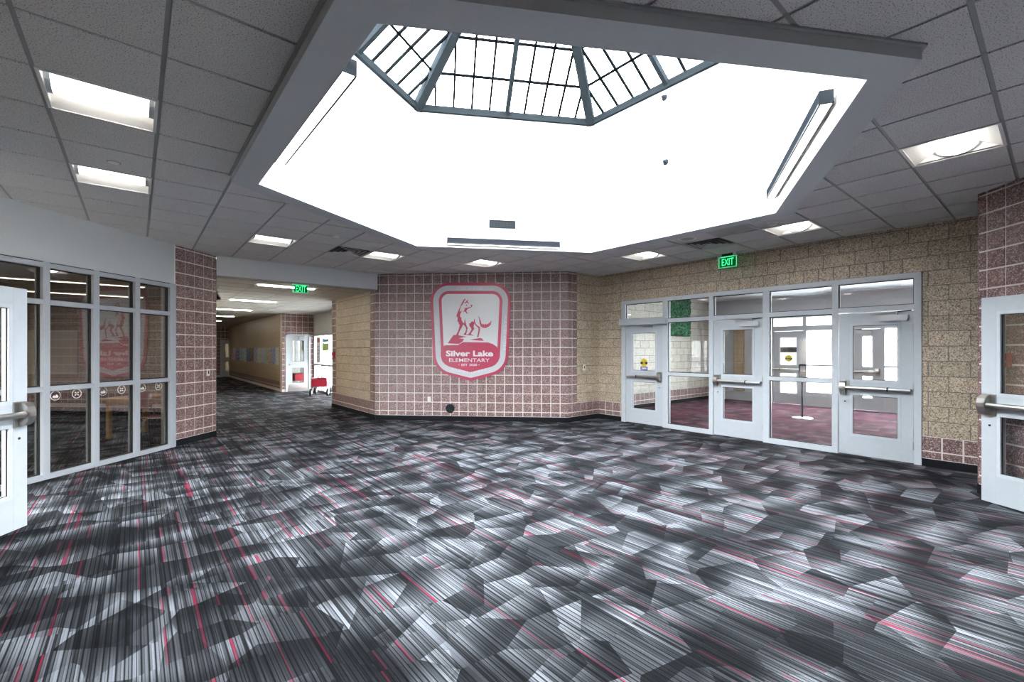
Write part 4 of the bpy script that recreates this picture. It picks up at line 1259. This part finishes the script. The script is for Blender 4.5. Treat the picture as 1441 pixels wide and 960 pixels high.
for i, (c_, z0, z1) in enumerate(((('lime'), 1.55, 1.82), (('sky'), 1.86, 1.98))):
    t = thing('window_poster', ['lime green sheet on the alcove glazing', 'pale blue strip on the alcove glazing'][i], 'poster', (XA, 0, 0), R(-90))
    MB().box(-17.45, -16.8, .02, .028, z0, z1).build('paper', mat_plain('poster_' + c_, [(.45, .62, .10), (.25, .50, .72)][i], .6), t)
    MB().box(-17.15, -17.10, .017, .021, z1 - .05, z1).build('tape', 'plastic', t)
tag(MB().box(XA + .15, 9.0, 11.5, 20.0, 2.95, 3.15).build('ceiling_light_block', 'gyp'), 'unseen added roof cutting daylight to the hall alcove', kind='structure')  # out of view, added to keep daylight off the alcove
for y in (11.8, 19.6): tag(MB().box(8.7, 8.85, y, y + .15, -.13, 2.96).build('trim_light_block_post', 'bead'), 'post of the unseen added roof', kind='structure')
# red wagon
t = thing('folding_wagon', 'red canvas pull wagon parked beside the hall door', 'wagon', (5.0, 16.55, 0), R(62))
f = MB()
for q in rects_minus((-.42, .42, -.24, .24), [(-.40, .40, -.22, .22)]): f.box(q[0], q[1], q[2], q[3], .32, .58)
f.box(-.41, .41, -.23, .23, .31, .335)
f.build('canvas_body', 'red_cloth', t)
fr_ = MB()
for x in (-.43, .43): fr_.tube([(x, -.25, .30), (x, -.25, .60), (x, .25, .60), (x, .25, .30)], .012, 8)
for y in (-.25, .25):
    fr_.tube([(-.43, y, .60), (.43, y, .60)], .012, 8)
    fr_.tube([(-.40, y, .20), (.40, y, .50)], .009, 8).tube([(-.40, y, .50), (.40, y, .20)], .009, 8)
fr_.build('tube_frame', 'dark_metal', t, smooth=True)
for x in (-.36, .36):
    for y in (-.27, .27):
        wh_ = MB().lathe([(.03, -.03), (.11, -.035), (.125, -.02), (.125, .02), (.11, .035), (.03, .03)], 22, (x, y, .125), 'y').build('wheel', 'rubber', t, smooth=True)
        MB().lathe([(.055, -.04), (.055, .04)], 16, (x, y, .125), 'y').build('wheel_hub', 'closer', wh_)
        MB().tube([(x, y * .92, .12), (x, y * .85, .34)], .014, 8).build('fork', 'dark_metal', t, smooth=True)
MB().tube([(.42, 0, .22), (.60, 0, .62), (.66, 0, 1.0)], .011, 8).tube([(.66, -.09, 1.0), (.66, .09, 1.0)], .014, 8).build('pull_handle', 'dark_metal', t, smooth=True)

# ------------------------------------------------------------------ vestibule beyond the entrance doors
XV = 14.6
VC = 3.12
wv = wall('wall_vestibule_left', 'pale block side wall of the vestibule', (0, 7.3), 0, XD + .1, XV + .1, VC + .1, .2, 'grout_dark')
lay(wv, 'block', 'pale_block', XD + .2, XV, 2 * TILE, VC, 2 * TILE, XV, bond=True, gap=.010)
MB().box(XD + .1, XV, .004, .03, 0, 2 * TILE).build('pale_grout_bed', 'grout', wv)
lay(wv, 'tile', 'burg', XD + .2, XV, B0, 2 * TILE, TILE, XV)
cove('baseboard_vestibule', (0, 7.3), 0, [(XD + .2, XV)])
tag(MB().box(XD + .1, XV + .1, -2.8, -2.6, 0, VC + .1).build('wall_vestibule_right', 'tan_far'), 'far side wall of the vestibule', kind='structure')
cv = MB().box(XD + .1, XV + .15, -2.8, 7.5, VC, VC + .12).build('ceiling_vestibule', 'gyp')
tag(cv, 'pale vestibule ceiling', kind='structure')
tag(MB().box(XD + .1, XD + .2, -2.8, .7, 0, VC + .1).build('wall_vestibule_near', 'tan_far'), 'near wall of the vestibule', kind='structure')
tag(MB().box(XD + .05, XD + .2, YS + .1, 7.45, 0, VC + .1).build('wall_vestibule_corner', 'tan_far'), 'corner wall of the vestibule', kind='structure')
for i, (x, y) in enumerate(((11.2, 1.6), (11.2, 4.6))):
    t = thing('linear_light', ['slim ceiling light in the vestibule nearest the third door', 'slim ceiling light in the vestibule above the sanitizer stand'][i], 'light', (x, y, VC), R(90))
    MB().box(-.9, .9, -.09, .09, -.05, .002).build('housing', 'closer', t)
    MB().box(-.88, .88, -.06, .06, -.056, -.049).build('lens', 'lens_vestibule', t)
# outer storefront (local x = -Y)
win9 = struct('window_9', 'grey framed outer storefront of the vestibule', (XV, 0), R(-90))
vp = [5.65, 5.56, 4.70, 3.60, 2.96, 2.1, 1.2, .3, -.7, -1.7, -2.6]
MB().box(-7.3, 2.6, -.03, .15, 2.5, VC + .1).build('header_board', 'bead', win9)
MB().box(-5.65, 2.6, -.06, .12, 2.12, 2.26).build('transom_rail', 'bead', win9)
for y in vp: MB().box(-y, -y + .09, -.04, .12, 0, 2.5).build('post', 'bead', win9)
for i, (a, b) in enumerate(zip(vp, vp[1:])):
    MB().box(-a + .09, -b, .03, .038, 2.26, 2.5).build('pane', 'glass_dim', win9)
    if i in (0, 1, 3): continue
    MB().box(-a + .09, -b, -.03, .10, 0, .39).build('kick_panel', 'gyp', win9)
    MB().box(-a + .09, -b, -.03, .10, 1.12, 1.17).build('mid_rail', 'bead', win9)
    for z0, z1 in ((.39, 1.12), (1.17, 2.12)): MB().box(-a + .09, -b, .03, .038, z0, z1).build('pane', 'glass', win9)
wvf = struct('wall_vestibule_far', 'pale wall with a tan column beside the outer storefront', (XV, 0), R(-90))
MB().box(-7.3, -5.6, 0, .15, 0, 2.5).build('wall_board', 'gyp', wvf)
MB().box(-6.62, -6.32, -.08, .01, .3, 2.5).build('column', 'tan_far', wvf)
MB().box(-5.95, -5.85, -.05, .01, 0, 2.5).build('steel_post', 'bead', wvf)
d9 = door_leaf('door_9', 'grey outer door of the vestibule with posted sheets', (XV, 5.47), R(-90), .77, 'R', closer=False, glass='glass')
d10 = door_leaf('door_10', 'grey outer door of the vestibule with a closer', (XV, 3.51), R(-90), .55, 'R', closer=True, glass='glass')
for d_ in (d9, d10):
    for ch in d_.children:
        if ch.name.split('.')[0] == 'leaf':
            ch.data = ch.data.copy(); ch.data.materials[0] = M['bead']
t = thing('door_notice', 'dark banded notice with a yellow disc on the outer vestibule door', 'sticker', (XV, 0, 0), R(-90))
MB().box(-5.30, -4.87, .010, .016, 1.50, 1.66).build('dark_band', 'ext_glass', t)
MB().lathe([(.10, .010), (.10, .014)], 24, (-5.08, 0, 1.33), 'y').build('yellow_disc', 'yellow', t)
MB().box(-5.18, -4.98, .0075, .0101, 1.30, 1.34).build('dark_line', 'black', t)
# sanitizer stand
t = thing('sanitizer_stand', 'black hand sanitizer dispenser on a floor stand in the vestibule', 'dispenser', (11.83, 3.83, 0), R(-60))
MB().lathe([(.21, 0), (.21, .012), (.19, .02), (.03, .026), (.001, .026)], 28).build('base_plate', 'closer', t, smooth=True)
MB().tube([(0, 0, .02), (0, 0, .96)], .020, 12).build('pole', 'dark_metal', t, smooth=True)
MB().box(-.07, .07, -.05, .04, .94, 1.25).build('dispenser', 'dark_metal', t, bevel=.015)
MB().box(-.05, .05, -.056, -.049, 1.08, 1.2).build('front_label', 'closer', t)
MB().box(-.04, .04, -.10, .0, .84, .87).build('drip_tray', 'dark_metal', t, bevel=.006)
# green moss panel
t = thing('moss_panel', 'green leafy wall panel high on the vestibule block wall', 'wall panel', (0, 7.27, 0), 0)
MB().box(11.75, 13.0, -.03, 0, 1.98, 3.1).build('backing_board', 'dark_metal', t)
for bx in (11.85, 12.86):
    for bz in (2.1, 2.95): MB().box(bx, bx + .04, -.001, .0295, bz, bz + .04).build('stand_off', 'steel', t)
ms = MB(); n = 34; vs = []; fs = []
rnd = random.Random(3)
for j in range(n + 1):
    for i in range(n + 1):
        e = i in (0, n) or j in (0, n)
        vs.append((11.75 + 1.25 * i / n + (0 if e else rnd.uniform(-.012, .012)), -.03 if e else -.05 - rnd.uniform(0, .05), 1.98 + 1.12 * j / n + (0 if e else rnd.uniform(-.012, .012))))
for j in range(n):
    for i in range(n):
        k = j * (n + 1) + i; fs.append((k, k + 1, k + n + 2, k + n + 1))
ms.add(vs, fs).build('foliage', 'moss', t)
w = at_plane(981, 513, (0, 7.3), (0, 1))
wall_plate('white outlet plate on the vestibule block wall', 'outlet', (w.x, w.y, w.z), 0, .12, .13, kind='outlet')

# ------------------------------------------------------------------ outside
g = MB().box(-70, 120, -70, 110, -.4, -.13).build('ground', 'snow')
tag(g, 'snowy ground outside', kind='structure')
t = thing('brick_annex', 'pale brick wing standing outside the vestibule', 'building', (20, 8.2, -.13), 0)
MB().box(0, 6, 0, 4, 0, 4.5).build('wall', 'ext_brick', t)
for r in range(20): MB().box(-.004, 6, -.006, 0.001, .1 + r * .22, .11 + r * .22).build('brick_course', 'grout_dark', t)
t = thing('distant_building', 'low white building with grey windows across the snow', 'building', (60, 8, -.13), R(-90))
MB().box(-14, 14, 0, 8, 0, 5.2).build('wall', 'snow', t)
for i in range(7):
    MB().box(-12.5 + i * 3.8, -10.6 + i * 3.8, -.05, .05, 1.2, 3.2).build('window', 'ext_glass', t)
for i in range(9):
    r2 = random.Random(i + 20)
    x, y = 26 + r2.uniform(0, 12), 2 + i * 1.1 + r2.uniform(-.4, .4)
    t = thing('shrub', 'small dark shrub in the snow outside the vestibule', 'shrub', (x, y, -.14), 0, 'shrubs in the snow')
    mb = MB(); n = 7; vs = []; fs = []
    for a in range(5):
        for b in range(n):
            th, ph = math.pi / 2 * a / 4, 2 * math.pi * b / n
            rr = .35 * r2.uniform(.7, 1.2)
            vs.append((rr * math.cos(th) * math.cos(ph), rr * math.cos(th) * math.sin(ph), .02 + rr * math.sin(th)))
    for a in range(4):
        for b in range(n): fs.append((a * n + b, a * n + (b + 1) % n, (a + 1) * n + (b + 1) % n, (a + 1) * n + b))
    mb.add(vs, fs).build('foliage', 'shrub', t)
    MB().tube([(0, 0, 0), (0, 0, .12)], .03, 6).build('stem', 'wood', t)
print('ceiling tiles', n_t, 'objects', len(bpy.data.objects))
